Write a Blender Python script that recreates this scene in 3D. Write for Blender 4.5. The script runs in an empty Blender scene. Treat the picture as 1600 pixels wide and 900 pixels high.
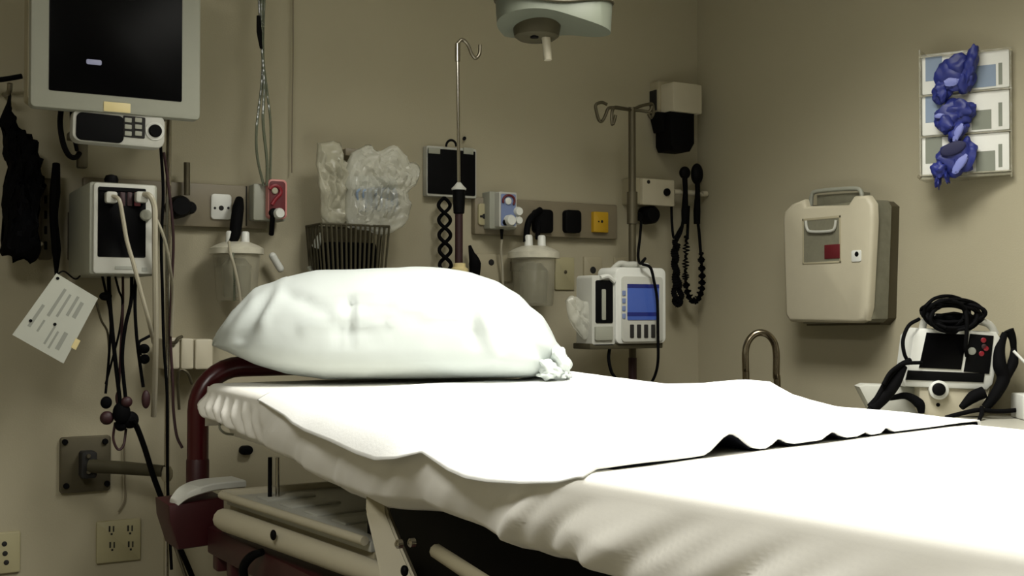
import bpy, bmesh, math, random
from mathutils import Vector, Matrix, noise
random.seed(7)
SC = bpy.context.scene
COL = SC.collection
PI = math.pi
# ------------------------------------------------------------------ camera
CAM = Vector((-2.75, -3.375, 1.2)); YAW = math.radians(30); FPX = 1800.0
PITCH = math.atan(35/1800.0)
cd = bpy.data.cameras.new('camera'); cam = bpy.data.objects.new('camera', cd); COL.objects.link(cam)
cd.sensor_width = 36; cd.lens = 36*FPX/1600; cd.clip_start = .02
cam.location = CAM; cam.rotation_euler = (PI/2+PITCH, 0, -YAW)
SC.camera = cam
# ------------------------------------------------------------------ light
w = bpy.data.worlds.new('world'); SC.world = w; w.use_nodes = True
w.node_tree.nodes['Background'].inputs[0].default_value = (.5, .52, .5, 1)
w.node_tree.nodes['Background'].inputs[1].default_value = .02
LAMP_X, LAMP_Y, LAMP_Z = -1.25, -1.78, 2.62
FILL_X, FILL_Y = -3.3, -2.9
la = bpy.data.lights.new('ceiling_lamp_light', 'AREA'); la.shape = 'RECTANGLE'; la.size = .55; la.size_y = 1.1
la.energy = 43; la.color = (1.0, .985, .93); la.spread = math.radians(130)
lo = bpy.data.objects.new('ceiling_lamp_light', la); COL.objects.link(lo); lo.location = (LAMP_X, LAMP_Y, LAMP_Z-.03)
lb = bpy.data.lights.new('added_fill_light', 'AREA'); lb.shape = 'RECTANGLE'; lb.size = .55; lb.size_y = 1.1
lb.energy = 34; lb.color = (1.0, .985, .93)  # fill light added to brighten the sheet side and the left
lo2 = bpy.data.objects.new('added_fill_light', lb); COL.objects.link(lo2); lo2.location = (FILL_X, FILL_Y, LAMP_Z-.03)
SC.view_settings.view_transform = 'Standard'; SC.view_settings.look = 'None'
SC.view_settings.exposure = 0; SC.view_settings.gamma = 1; SC.view_settings.use_curve_mapping = False

# ------------------------------------------------------------------ pixel -> place
_f = Vector((math.sin(YAW)*math.cos(PITCH), math.cos(YAW)*math.cos(PITCH), math.sin(PITCH)))
_r = Vector((math.cos(YAW), -math.sin(YAW), 0)); _u = _r.cross(_f)
def ray(px, py): return _f*1.0 + _r*((px-800)/FPX) + _u*((450-py)/FPX)
def D(px, py, Z): return CAM + ray(px, py)*Z
def W(wall, px, py, off=0.0):
    """point at distance off from a wall, in that wall's own x (to the right), y (into the wall), z frame"""
    d = ray(px, py)
    if isinstance(wall, Matrix):          # any upright frame: same idea with the frame's own front plane
        wi = wall.inverted(); c = wi @ CAM; e = wi.to_3x3() @ d; t = (-off-c.y)/e.y; return c+e*t
    if wall == 'B':
        t = (-off-CAM.y)/d.y; p = CAM+d*t; return Vector((p.x, -off, p.z))
    t = (-off-CAM.x)/d.x; p = CAM+d*t; return Vector((-p.y, -off, p.z))
def B(px, py, off=0.0): return W('B', px, py, off)
def ext(wall, x0, y0, x1, y1, off):
    xm, ym = (x0+x1)/2, (y0+y1)/2
    return (W(wall, x0, ym, off).x, W(wall, x1, ym, off).x, W(wall, xm, y1, off).z, W(wall, xm, y0, off).z)
MB_ = Matrix.Identity(4); MR = Matrix.Rotation(-PI/2, 4, 'Z')

# ------------------------------------------------------------------ materials
def lin(c):
    c /= 255.0
    return c/12.92 if c <= .04045 else ((c+.055)/1.055)**2.4
def mat(name, rgb, rough=.6, metal=0, spec=.5, mottle=0, scale=20, bump=0, bscale=60, alpha=1, emit=None, sheen=0):
    m = bpy.data.materials.new(name); m.use_nodes = True
    nt = m.node_tree; b = nt.nodes['Principled BSDF']
    c = (lin(rgb[0]), lin(rgb[1]), lin(rgb[2]), 1)
    b.inputs['Base Color'].default_value = c
    b.inputs['Roughness'].default_value = rough; b.inputs['Metallic'].default_value = metal
    b.inputs['Specular IOR Level'].default_value = spec
    b.inputs['Alpha'].default_value = alpha
    tc = nt.nodes.new('ShaderNodeTexCoord')
    n = nt.nodes.new('ShaderNodeTexNoise'); n.inputs['Scale'].default_value = scale; n.inputs['Detail'].default_value = 4
    nt.links.new(tc.outputs['Object'], n.inputs['Vector'])
    mx = nt.nodes.new('ShaderNodeMix'); mx.data_type = 'RGBA'
    k = max(mottle, .02)
    mx.inputs['A'].default_value = (c[0]*(1-k), c[1]*(1-k), c[2]*(1-k), 1)
    mx.inputs['B'].default_value = (min(1, c[0]*(1+k)), min(1, c[1]*(1+k)), min(1, c[2]*(1+k)), 1)
    nt.links.new(n.outputs['Fac'], mx.inputs['Factor']); nt.links.new(mx.outputs['Result'], b.inputs['Base Color'])
    if bump:
        n2 = nt.nodes.new('ShaderNodeTexNoise'); n2.inputs['Scale'].default_value = bscale; n2.inputs['Detail'].default_value = 3
        nt.links.new(tc.outputs['Object'], n2.inputs['Vector'])
        bp = nt.nodes.new('ShaderNodeBump'); bp.inputs['Strength'].default_value = bump; bp.inputs['Distance'].default_value = .01
        nt.links.new(n2.outputs['Fac'], bp.inputs['Height']); nt.links.new(bp.outputs['Normal'], b.inputs['Normal'])
    if emit:
        b.inputs['Emission Color'].default_value = (lin(emit[0]), lin(emit[1]), lin(emit[2]), 1)
        b.inputs['Emission Strength'].default_value = emit[3]
    if sheen: b.inputs['Sheen Weight'].default_value = sheen
    return m
M = dict(
 wall=mat('wall_paint', (164, 157, 133), .75, spec=.25, mottle=.05, scale=2.5, bump=.06, bscale=220),
 wallr=mat('wall_paint_side', (164, 157, 133), .75, spec=.25, mottle=.05, scale=2.5, bump=.06, bscale=220),
 floor=mat('vinyl_floor', (120, 116, 104), .4, mottle=.12, scale=35),
 ceil=mat('ceiling_tile', (205, 203, 192), .9, mottle=.06, scale=90, bump=.3, bscale=120),
 lamp=mat('lamp_diffuser', (240, 240, 235), .5, emit=(255, 252, 240, 3.0)),
 sheet=mat('bed_sheet', (240, 238, 230), .9, spec=.1, bump=.02, bscale=300, sheen=.1),
 pillow=mat('pillow_case', (197, 203, 199), .7, spec=.25, bump=.05, bscale=12),
 draw=mat('draw_sheet', (240, 241, 238), .9, spec=.1, bump=.05, bscale=200),
 gapshade=mat('gap_shade_dark', (14, 15, 20), .95, spec=.05),  # near-black colour standing in for shade under the sheet waves
 red=mat('red_tube', (66, 4, 14), .3, spec=.5, mottle=.1),
 redd=mat('dark_red_frame', (54, 4, 11), .5, mottle=.15),
 cream=mat('cream_plastic', (184, 177, 154), .5, mottle=.05),
 creamd=mat('putty_plastic', (160, 152, 126), .55, mottle=.05),
 ivory=mat('ivory_plate', (160, 153, 118), .5, mottle=.04),
 grey=mat('grey_casing', (146, 147, 133), .5, mottle=.03),
 greyl=mat('light_grey_casing', (178, 178, 168), .45, mottle=.03),
 white=mat('white_plastic', (206, 207, 199), .4),
 black=mat('black_plastic', (5, 5, 6), .6, spec=.1),
 armd=mat('dark_olive_metal', (66, 62, 46), .6, spec=.2),
 lampg=mat('lamp_housing', (92, 96, 83), .55, mottle=.03),
 rub=mat('black_rubber', (6, 6, 7), .8, spec=.08),
 screen=mat('dark_glass', (3, 3, 4), .3, spec=.08),
 tubem=mat('dark_chrome', (128, 118, 100), .22, metal=1),
 chrome=mat('chrome', (190, 186, 176), .16, metal=1),
 steel=mat('brushed_steel', (140, 134, 118), .38, metal=1, mottle=.1, scale=80),
 bronze=mat('dull_metal', (88, 82, 64), .5, metal=.6, mottle=.1),
 trough=mat('wall_channel', (122, 113, 92), .5, mottle=.04),
 blue=mat('glove_blue', (30, 40, 112), .5, mottle=.5, scale=22),
 lav=mat('glove_fold_lavender', (112, 120, 182), .5, mottle=.2),
 dblue=mat('glove_opening', (16, 18, 60), .7),
 lblue=mat('carton_blue', (124, 140, 160), .6),
 carton=mat('carton_white', (214, 214, 206), .6, mottle=.04),
 cgrey=mat('carton_grey', (120, 124, 110), .6),
 bscreen=mat('pump_screen', (50, 70, 130), .3, emit=(60, 84, 150, .3)),
 bscreend=mat('pump_screen_band', (16, 24, 80), .3, emit=(20, 30, 90, .4)),
 yellow=mat('yellow_outlet', (176, 138, 24), .45),
 redp=mat('red_gauge', (124, 14, 30), .4),
 redk=mat('red_label', (88, 8, 18), .6),
 grape=mat('gauge_blue', (110, 124, 160), .4),
 pink=mat('pink_trim', (196, 130, 124), .5),
 pale=mat('pale_tube', (164, 158, 138), .4),
 tan=mat('amber_base', (216, 200, 146), .4),
 paper=mat('laminated_card', (186, 188, 176), .35, mottle=.05, scale=12),
 ink=mat('faded_ink', (146, 148, 138), .6),
 dark=mat('slot_dark', (20, 18, 14), .8),
 cloth=mat('black_cloth', (9, 9, 10), .95, spec=.05, bump=.5, bscale=25),
 maroon=mat('maroon_lead', (44, 12, 15), .6),
 counter=mat('counter_laminate', (180, 178, 164), .45, mottle=.04),
 cabinet=mat('cabinet_laminate', (160, 150, 124), .6, mottle=.05),
 glow=mat('standby_text', (110, 112, 130), .4, emit=(150, 152, 175, .35)),
)
def clear_mat(name, rgb, op, rough=.15):
    m = bpy.data.materials.new(name); m.use_nodes = True; nt = m.node_tree
    b = nt.nodes['Principled BSDF']; b.inputs['Base Color'].default_value = (lin(rgb[0]), lin(rgb[1]), lin(rgb[2]), 1)
    b.inputs['Roughness'].default_value = rough
    tc = nt.nodes.new('ShaderNodeTexCoord'); n = nt.nodes.new('ShaderNodeTexNoise'); n.inputs['Scale'].default_value = 28
    nt.links.new(tc.outputs['Object'], n.inputs['Vector'])
    r = nt.nodes.new('ShaderNodeMapRange'); r.inputs['To Min'].default_value = op*.75; r.inputs['To Max'].default_value = min(1, op*1.25)
    nt.links.new(n.outputs['Fac'], r.inputs['Value']); nt.links.new(r.outputs['Result'], b.inputs['Alpha'])
    bp = nt.nodes.new('ShaderNodeBump'); bp.inputs['Strength'].default_value = .35; bp.inputs['Distance'].default_value = .01
    nt.links.new(n.outputs['Fac'], bp.inputs['Height']); nt.links.new(bp.outputs['Normal'], b.inputs['Normal'])
    return m
M['bag'] = clear_mat('clear_bag', (206, 206, 192), .46)
M['bag2'] = clear_mat('milky_bag', (178, 175, 154), .6, .3)
M['canister'] = clear_mat('canister_plastic', (176, 172, 150), .4)
M['lid'] = clear_mat('milky_lid', (216, 212, 192), .7, .3)
M['tube'] = clear_mat('clear_tube', (104, 110, 92), .8)
M['smoke'] = clear_mat('smoky_liner', (120, 118, 100), .85, .3)

# ------------------------------------------------------------------ mesh helpers
def nb(): return bmesh.new()
def _merge(bm, t):
    me = bpy.data.meshes.new('t'); t.to_mesh(me); t.free(); bm.from_mesh(me); bpy.data.meshes.remove(me)
def box(bm, x0, x1, y0, y1, z0, z1, bev=0, seg=2, mx=None):
    t = nb(); bmesh.ops.create_cube(t, size=1)
    for v in t.verts:
        v.co = Vector(((x0+x1)/2+v.co.x*abs(x1-x0), (y0+y1)/2+v.co.y*abs(y1-y0), (z0+z1)/2+v.co.z*abs(z1-z0)))
    if bev:
        bev = min(bev, abs(x1-x0)*.45, abs(y1-y0)*.45, abs(z1-z0)*.45)
        bmesh.ops.bevel(t, geom=t.edges[:], offset=bev, segments=seg, affect='EDGES', profile=.5)
    if mx: t.transform(mx)
    _merge(bm, t); return bm
def prism(bm, pts, y0, y1, bev=0, mx=None):
    """polygon pts (x,z) extruded from y0 to y1"""
    t = nb(); a = [t.verts.new((p[0], y0, p[1])) for p in pts]; b = [t.verts.new((p[0], y1, p[1])) for p in pts]
    n = len(pts); t.faces.new(a); t.faces.new(b[::-1])
    for i in range(n): t.faces.new((a[i], b[i], b[(i+1) % n], a[(i+1) % n]))
    bmesh.ops.recalc_face_normals(t, faces=t.faces[:])
    if bev:
        fr = [e for e in t.edges if all(abs(v.co.y-min(y0, y1)) < 1e-6 for v in e.verts)]
        bmesh.ops.bevel(t, geom=fr, offset=bev, segments=2, affect='EDGES', profile=.5)
    if mx: t.transform(mx)
    _merge(bm, t); return bm
def rr(x0, x1, z0, z1, r, n=5):
    r = min(r, abs(x1-x0)*.49, abs(z1-z0)*.49); P = []
    for cx, cz, a in ((x1-r, z1-r, 0), (x0+r, z1-r, 90), (x0+r, z0+r, 180), (x1-r, z0+r, 270)):
        for k in range(n+1):
            t = math.radians(a+90*k/n); P.append((cx+r*math.cos(t), cz+r*math.sin(t)))
    return P
def smooth(P, k=6):
    P = [Vector(p) for p in P]
    if len(P) < 3: return P
    Q = [P[0]*2-P[1]]+P+[P[-1]*2-P[-2]]; out = []
    for i in range(1, len(Q)-2):
        a, b, c, d = Q[i-1:i+3]
        for j in range(k):
            t = j/k; out.append(.5*((2*b)+(-a+c)*t+(2*a-5*b+4*c-d)*t*t+(-a+3*b-3*c+d)*t**3))
    out.append(P[-1]); return out
def tube(bm, P, r, n=8, k=6, caps=True, flat=None):
    """tube along a smoothed path; r a number or list along P"""
    P0 = [Vector(p) for p in P]; Q = smooth(P0, k) if k > 1 else P0
    m = len(Q); rs = []
    for i in range(m):
        if isinstance(r, (list, tuple)):
            f = i/(m-1)*(len(r)-1); j = min(int(f), len(r)-2); rs.append(r[j]+(r[j+1]-r[j])*(f-j))
        else: rs.append(r)
    T = [(Q[min(i+1, m-1)]-Q[max(i-1, 0)]).normalized() for i in range(m)]
    up = Vector((0, 0, 1)) if abs(T[0].z) < .9 else Vector((0, 1, 0))
    N = T[0].cross(up).normalized(); rings = []
    for i in range(m):
        N = (N-T[i]*N.dot(T[i])).normalized(); Bn = T[i].cross(N)
        rings.append([bm.verts.new(Q[i]+(N*math.cos(2*PI*j/n)+Bn*math.sin(2*PI*j/n))*rs[i]) for j in range(n)])
    for i in range(m-1):
        for j in range(n):
            bm.faces.new((rings[i][j], rings[i][(j+1) % n], rings[i+1][(j+1) % n], rings[i+1][j]))
    if caps: bm.faces.new(rings[0][::-1]); bm.faces.new(rings[-1])
    return bm
def cyl(bm, a, b, r, r2=None, n=20): return tube(bm, [a, b], [r, r if r2 is None else r2], n, 1)
def lathe(bm, o, ax, prof, n=24):
    """prof: (radius, height) pairs along axis ax from o"""
    o = Vector(o); ax = Vector(ax).normalized(); q = Vector((0, 0, 1)).rotation_difference(ax); rings = []
    for r, h in prof:
        rings.append([bm.verts.new(o+q @ Vector((max(r, 1e-4)*math.cos(2*PI*j/n), max(r, 1e-4)*math.sin(2*PI*j/n), h))) for j in range(n)])
    for i in range(len(prof)-1):
        for j in range(n): bm.faces.new((rings[i][j], rings[i][(j+1) % n], rings[i+1][(j+1) % n], rings[i+1][j]))
    bm.faces.new(rings[0][::-1]); bm.faces.new(rings[-1]); return bm
def ell(bm, c, r, n=16, amp=0, fr=8, seed=0, mx=None):
    t = nb(); bmesh.ops.create_uvsphere(t, u_segments=n*2, v_segments=n, radius=1)
    for v in t.verts:
        k = 1+amp*noise.noise(v.co*fr*.3+Vector((seed*3.1, seed, 0))) if amp else 1
        v.co = Vector((v.co.x*r[0]*k, v.co.y*r[1]*k, v.co.z*r[2]*k))
        if mx: v.co = mx @ v.co
        v.co += Vector(c)
    _merge(bm, t); return bm
def surf(bm, G):
    V = [[bm.verts.new(p) for p in row] for row in G]
    for i in range(len(V)-1):
        for j in range(len(V[0])-1): bm.faces.new((V[i][j], V[i+1][j], V[i+1][j+1], V[i][j+1]))
    return bm
WL = {}
def obj(name, bm, m, parent=None, mx=None, label=None, ang=40, solid=0, flat=False):
    if mx is not None: bm.transform(mx)
    bmesh.ops.recalc_face_normals(bm, faces=bm.faces[:])
    if parent is not None: o0 = WL[parent.name]
    else:
        xs = [v.co for v in bm.verts]
        o0 = Vector(((min(c.x for c in xs)+max(c.x for c in xs))/2, (min(c.y for c in xs)+max(c.y for c in xs))/2, min(c.z for c in xs)))
    bm.transform(Matrix.Translation(-o0))
    me = bpy.data.meshes.new(name); bm.to_mesh(me); bm.free()
    for p in me.polygons: p.use_smooth = not flat
    me.set_sharp_from_angle(angle=math.radians(ang))
    me.materials.append(M[m] if isinstance(m, str) else m)
    o = bpy.data.objects.new(name, me); COL.objects.link(o)
    if parent is None: o.location = o0
    else: o.parent = parent
    WL[o.name] = o0
    if label: o['label'] = label
    if solid:
        s = o.modifiers.new('thickness', 'SOLIDIFY'); s.thickness = solid; s.offset = 0
    return o
def thing(name, label, cat, loc, group=None, mx=None):
    loc = Vector(loc)
    if mx is not None: loc = mx @ loc
    o = bpy.data.objects.new(name, None); COL.objects.link(o); o.location = loc; o.empty_display_size = .05
    o['label'] = label; o['category'] = cat
    if group: o['group'] = group
    WL[o.name] = loc; return o
def tag(o, label, cat, group=None, kind=None):
    o['label'] = label; o['category'] = cat
    if group: o['group'] = group
    if kind: o['kind'] = kind
    return o
def struct(name, bm, m, **k):
    o = obj(name, bm, m, **k); o['kind'] = 'structure'; return o

# ------------------------------------------------------------------ room
RX, RY, RZ = -4.3, -5.6, 2.66
struct('floor', box(nb(), RX-.1, .1, RY-.1, .1, -.1, 0), 'floor')
struct('ceiling', box(nb(), RX-.1, .1, RY-.1, .1, RZ, RZ+.1), 'ceil')
struct('wall_back', box(nb(), RX-.1, .1, 0, .1, 0, RZ), 'wall')
struct('wall_right', box(nb(), 0, .1, RY, 0, 0, RZ), 'wallr')
struct('wall_left', box(nb(), RX-.1, RX, RY, 0, 0, RZ), 'wall')
struct('wall_front', box(nb(), RX-.1, .1, RY-.1, RY, 0, RZ), 'wall')
struct('baseboard_back', box(nb(), RX, 0, -.012, 0, 0, .1, .004), 'trough')
struct('baseboard_right', box(nb(), -.012, 0, RY, -.012, 0, .1, .004), 'trough')
for LX, LY, lab in ((LAMP_X, LAMP_Y, 'rectangular recessed ceiling light above the bed'), (FILL_X, FILL_Y, 'added ceiling fill light panel over the left side of the room')):
    t = thing('ceiling_light', lab, 'ceiling light', (LX, LY, RZ-.03), 'recessed ceiling lights')  # the second panel is added to carry the fill light
    b = nb()
    for x0, x1, y0, y1 in ((-.32, -.28, -.6, .6), (.28, .32, -.6, .6), (-.29, .29, -.6, -.56), (-.29, .29, .56, .6)):
        box(b, LX+x0, LX+x1, LY+y0, LY+y1, RZ-.03, RZ, 0)
    obj('frame', b, 'white', t)
    obj('diffuser', box(nb(), LX-.28, LX+.28, LY-.56, LY+.56, RZ-.012, RZ-.002), 'lamp', t)

# ------------------------------------------------------------------ bed
NX, FX, HY, FY, TZ = -1.964, -1.164, -.505, -2.95, 1.016
def lerp_tab(T, x):
    if x <= T[0][0]: return T[0][1]
    for (a, b_), (c, d) in zip(T, T[1:]):
        if x <= c:
            s = (x-a)/(c-a); s = s*s*(3-2*s) if len(T) > 40 else s
            return b_+(d-b_)*s
    return T[-1][1]
bed = thing('hospital_bed', 'hospital stretcher with red push handle, cream side panels and white fitted sheet', 'bed', (-1.56, -1.7, 0))
# mattress core and fitted sheet
obj('mattress', box(nb(), NX+.03, FX-.03, FY+.03, HY-.03, TZ-.13, TZ-.012, .03, 3), 'sheet', bed)
HANG = [(2.87, .09), (2.75, .10), (2.4, .13), (2.05, .160), (1.85, .168), (1.66, .145), (1.5, .150), (1.2, .160), (.8, .16), (.4, .17)]
BUL = [(.3, .0), (.57, .0), (.9, .045), (1.12, .080), (1.6, .055), (2.0, .025), (2.5, .005), (2.9, 0)]
def bul(d): return lerp_tab(BUL, d)
def side_tab(P, out=0.0):
    T = []
    for px, py in P:
        r_ = ray(px, py); X = NX
        for _ in range(30):
            t = (X-CAM.x)/r_.x; d = r_.y*t; X = NX-bul(d)-out
        T.append((r_.y*t, TZ-(CAM.z+r_.z*t)))
    return sorted(T)
HANG = side_tab([(345, 665), (380, 690), (430, 720), (500, 770), (560, 797), (600, 801), (640, 805), (680, 824), (720, 845), (800, 880), (880, 896)], .01)
HANG = [(.2, .16), (.9, .15)]+HANG
NY = 260
G = []
for i in range(NY+1):
    y = HY+(FY-HY)*i/NY; d = y-CAM.y
    hang = lerp_tab(HANG, d); NXd = NX-bul(d)
    row = []
    headf = max(0, (d-2.35)/.52)
    # far side hang
    for k in range(6):
        s = 1-k/6.0; row.append(Vector((FX+.004, y, TZ-.02-hang*s)))
    for k in range(5):
        a = PI/2*k/5; row.append(Vector((FX-.025+.029*math.cos(a), y, TZ-.025+.025*math.sin(a))))
    for k in range(1, 10): row.append(Vector((FX-.025-(FX-NXd-.05)*k/10, y, TZ+.0015*noise.noise(Vector((y*6, k*.9, 3))))))
    for k in range(7):
        a = PI/2*(1-k/6); row.append(Vector((NXd+.018-.022*math.cos(a), y, TZ-.018+.018*math.sin(a))))
    for k in range(1, 25):
        s = k/24.0
        z = TZ-.018-(hang-.018)*s
        # slanted folds: tight near the head, broad towards the foot
        ph = y*1.0-s*.10
        f1 = math.sin(y*88+s*5.0+2.2*noise.noise(Vector((y*5, 0, 1))))*.015*min(1, headf*1.6)
        f2 = (noise.noise(Vector(((y-1.1*s*hang)*9, s*.5, 5)))*.040+noise.noise(Vector(((y-1.2*s*hang)*22, s*.6, 9)))*.016)*(1-headf*.7)*max(.25, min(1, (1.5-d)/.3))+(.032*(abs(noise.noise(Vector(((y-1.3*s*hang)*15, s*.4, 2))))-.2))*max(0, min(1, (1.35-d)/.2))
        bag = .012*math.sin(PI*s)-(NX-NXd)*.5*s
        row.append(Vector((NXd-.004-(f1+f2*.9)*min(1, s*2.2)-bag+(.03*max(0, s-.82)/.18), y, z)))
    G.append(row)
bm = surf(nb(), G)
# head-end drop
hr = []
for j in range(0, 41):
    x = NX-.004+(FX-NX+.008)*j/40
    c = []
    for k in range(9):
        s = k/8; c.append(Vector((x, HY+.004+.018*math.sin(s*PI/2)+.006*math.sin(x*70)*s, TZ-.006-.10*s-.02*(1-abs(1-j/20))*0)))
    hr.append(c)
surf(bm, hr)
obj('fitted_sheet', bm, 'sheet', bed, solid=.003, ang=80)

# push handle (red), at the head end
HZ = -.415
lx = D(309, 700, 2.955); px_ = lx.x; hy = lx.y
ztop = D(350, 574, 2.97).z
zb = D(309, 770, 2.955).z
R_ = .11; x1 = -1.2
P = [(px_, hy, zb-.02), (px_, hy, ztop-R_-.06)]
for k in range(9):
    a = PI-PI/2*k/8; P.append((px_+R_+R_*math.cos(a), hy, ztop-R_+R_*math.sin(a)))
P.append((px_+R_+.1, hy, ztop)); P.append((x1-R_-.1, hy, ztop))
for k in range(9):
    a = PI/2-PI/2*k/8; P.append((x1-R_+R_*math.cos(a), hy, ztop-R_+R_*math.sin(a)))
P += [(x1, hy, ztop-R_-.06), (x1, hy, zb-.02)]
ph = obj('push_handle', tube(nb(), P, .027, 18, 1), 'red', bed, label='dark red tubular push handle')
zc = D(309, 712, 2.955).z
obj('handle_sleeve', tube(nb(), [(px_, hy, zb-.03), (px_, hy, zc-.012), (px_, hy, zc+.004)], [.029, .029, .022], 16, 1), 'redd', bed)
obj('handle_sleeve', tube(nb(), [(x1, hy, zb-.03), (x1, hy, zc-.012), (x1, hy, zc+.004)], [.029, .029, .022], 16, 1), 'redd', bed)

# corner bumper box, frame rails (red)
def line(a, b_, s): return Vector(a)+(Vector(b_)-Vector(a))*s
def beam(bm, a, b_, wx, h, bev=.006):
    """box beam from a to b (centre of the outer top edge), running wx inwards (+x) and h down"""
    a, b_ = Vector(a), Vector(b_); d = b_-a; L = d.length
    ang = math.atan2(-d.x, d.y) if True else 0
    rz = Matrix.Rotation(math.atan2(d.y, d.x), 4, 'Z'); pit = Matrix.Rotation(-math.asin(d.z/L), 4, 'Y')
    t = nb(); box(t, 0, L, 0, wx, -h, 0, bev); t.transform(Matrix.Translation(a) @ rz @ pit); _merge(bm, t); return bm
c0 = D(303, 812, 2.80)
b = nb()
prism(b, [(-.075, .050), (.06, .056), (.062, -.055), (-.05, -.06), (-.072, .01)], -.055, .075, .010, Matrix.Translation(c0))
obj('corner_casting', b, 'redd', bed)
cf = Vector((-1.20, c0.y, c0.z))
b = nb(); prism(b, [(-.06, .056), (.075, .050), (.072, .01), (.05, -.06), (-.062, -.055)], -.055, .075, .010, Matrix.Translation(cf))
obj('corner_casting', b, 'redd', bed)
# side rail (red), splayed inwards towards the foot
ra = D(338, 820, 2.76); rb_ = D(622, 912, 2.02); rb_.z = ra.z-.01
dirr = (rb_-ra).normalized(); re = ra+dirr*2.05; ra.x -= .022; re.x -= .03
b = nb(); beam(b, ra, re, .06, .065)
# small lugs beneath the rail
for s in (.03, .12): 
    q = ra+dirr*s; box(b, q.x+.005, q.x+.045, q.y-.03, q.y+.01, q.z-.10, q.z-.05, .006)
obj('frame_rail', b, 'redd', bed)
b = nb(); box(b, -1.22, -1.16, -2.75, c0.y-.02, ra.z-.065, ra.z, .006)
obj('frame_rail', b, 'redd', bed)
b = nb(); box(b, px_-.0, -1.18, c0.y+.0, c0.y+.05, ra.z-.06, ra.z, .006)
obj('cross_rail', b, 'redd', bed)
# handle posts resting down into castings
b = nb(); box(b, px_-.024, px_+.024, c0.y+.04, hy+.02, ra.z-.05, zb+.0, .006); obj('handle_socket', b, 'redd', bed)
b = nb(); box(b, x1-.024, x1+.024, c0.y+.04, hy+.02, ra.z-.05, zb+.0, .006); obj('handle_socket', b, 'redd', bed)
# white lever cap over the corner casting
def ribbon(bm, P, wv, th):
    """flat bar along P, width vector list wv, thickness th downwards"""
    P = [Vector(p) for p in P]; V = []
    for p, w_ in zip(P, wv):
        w_ = Vector(w_); V.append([bm.verts.new(p-w_/2), bm.verts.new(p+w_/2), bm.verts.new(p+w_/2-Vector((0, 0, th))), bm.verts.new(p-w_/2-Vector((0, 0, th)))])
    for i in range(len(V)-1):
        for j in range(4): bm.faces.new((V[i][j], V[i][(j+1) % 4], V[i+1][(j+1) % 4], V[i+1][j]))
    bm.faces.new(V[0][::-1]); bm.faces.new(V[-1]); return bm
LP = smooth([D(270, 781, 2.74), D(288, 764, 2.75), D(318, 753, 2.78), D(350, 749, 2.82), D(374, 747, 2.86)], 5)
bw = Vector((.02, -.06, -.005))
lev = ribbon(nb(), LP, [bw*(.5+.5*min(1, i/8)) for i in range(len(LP))], .018)
bmesh.ops.bevel(lev, geom=lev.edges[:], offset=.003, segments=1, affect='EDGES')
obj('release_lever', lev, 'white', bed, label='white curved plastic lever above the red corner')
# cream tray / folded side panel
A = D(346, 768, 2.66); E = D(570, 838, 2.13); E.z = A.z
dv = (E-A).normalized(); nv = Vector((-dv.y, dv.x, 0)); nv = nv if nv.x > 0 else -nv
def plate(bm, A, E, wdt, th, bev=.004, z=0, lift=0):
    L = (E-A).length; rz = Matrix.Rotation(math.atan2((E-A).y, (E-A).x), 4, 'Z')
    t = nb(); box(t, 0, L, 0, wdt, -th, 0, bev); t.transform(Matrix.Translation(Vector((A.x, A.y, A.z+z))) @ rz); _merge(bm, t); return bm
b = nb(); plate(b, A+nv*.012, E+nv*.012, .38, .022, z=-.010)
obj('backrest_deck', b, 'greyl', bed)
b = nb(); tube(b, [A+Vector((0, .0, -.008)), E+Vector((0, 0, -.008))], .009, 10, 1)
box(b, A.x, A.x+.36, A.y-.008, A.y+.012, A.z-.02, A.z+.003, .004)
obj('deck_rim', b, 'cream', bed)
b = nb(); plate(b, A+nv*.02+Vector((0, 0, -.03)), E+nv*.02+Vector((0, 0, -.03)), .05, .035); obj('deck_side', b, 'creamd', bed)
# ridges on the deck
b = nb()
for s in (.12, .3, .48, .66):
    q = A+(E-A)*s+nv*.05; plate(b, q, q+(E-A).normalized()*.06, .12, .006, .002, z=-.005)
obj('deck_rib', b, 'greyl', bed)
# white side bar under the deck
Wa = D(352, 812, 2.62); We = D(625, 897, 2.02); We.z = Wa.z
b = nb(); t_ = [Wa, line(Wa, We, .3), line(Wa, We, .7), We]; tube(b, [Wa, line(Wa, We, .02), line(Wa, We, .5), We], [.018, .026, .024, .022], 12, 3)
sb_ = obj('side_bar', b, 'cream', bed, label='off-white rounded bar along the side')
q = D(427, 836, 2.35)
ell(b := nb(), q, (.006, .010, .011), 8); obj('bolt', b, 'black', bed)
# cream upright bracket
b = nb()
u0 = D(588, 800, 1.93); u1 = D(604, 850, 1.90); u2 = D(625, 915, 1.86)
def upr(P, wd, th):
    bm = nb(); V = []
    for p, w_ in zip(P, wd):
        V.append([bm.verts.new(p+_r*a*w_/2+_f*c) for a, c in ((-1, 0), (1, 0), (1, th), (-1, th))])
    for i in range(len(V)-1):
        for j in range(4): bm.faces.new((V[i][j], V[i][(j+1) % 4], V[i+1][(j+1) % 4], V[i+1][j]))
    bm.faces.new(V[0][::-1]); bm.faces.new(V[-1]); return bm
bm = upr([u0+Vector((0, 0, .03)), u0, u1, u2], [.034, .036, .044, .058], .035)
bmesh.ops.bevel(bm, geom=bm.edges[:], offset=.004, segments=2, affect='EDGES')
obj('side_bracket', bm, 'creamd', bed)
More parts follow.
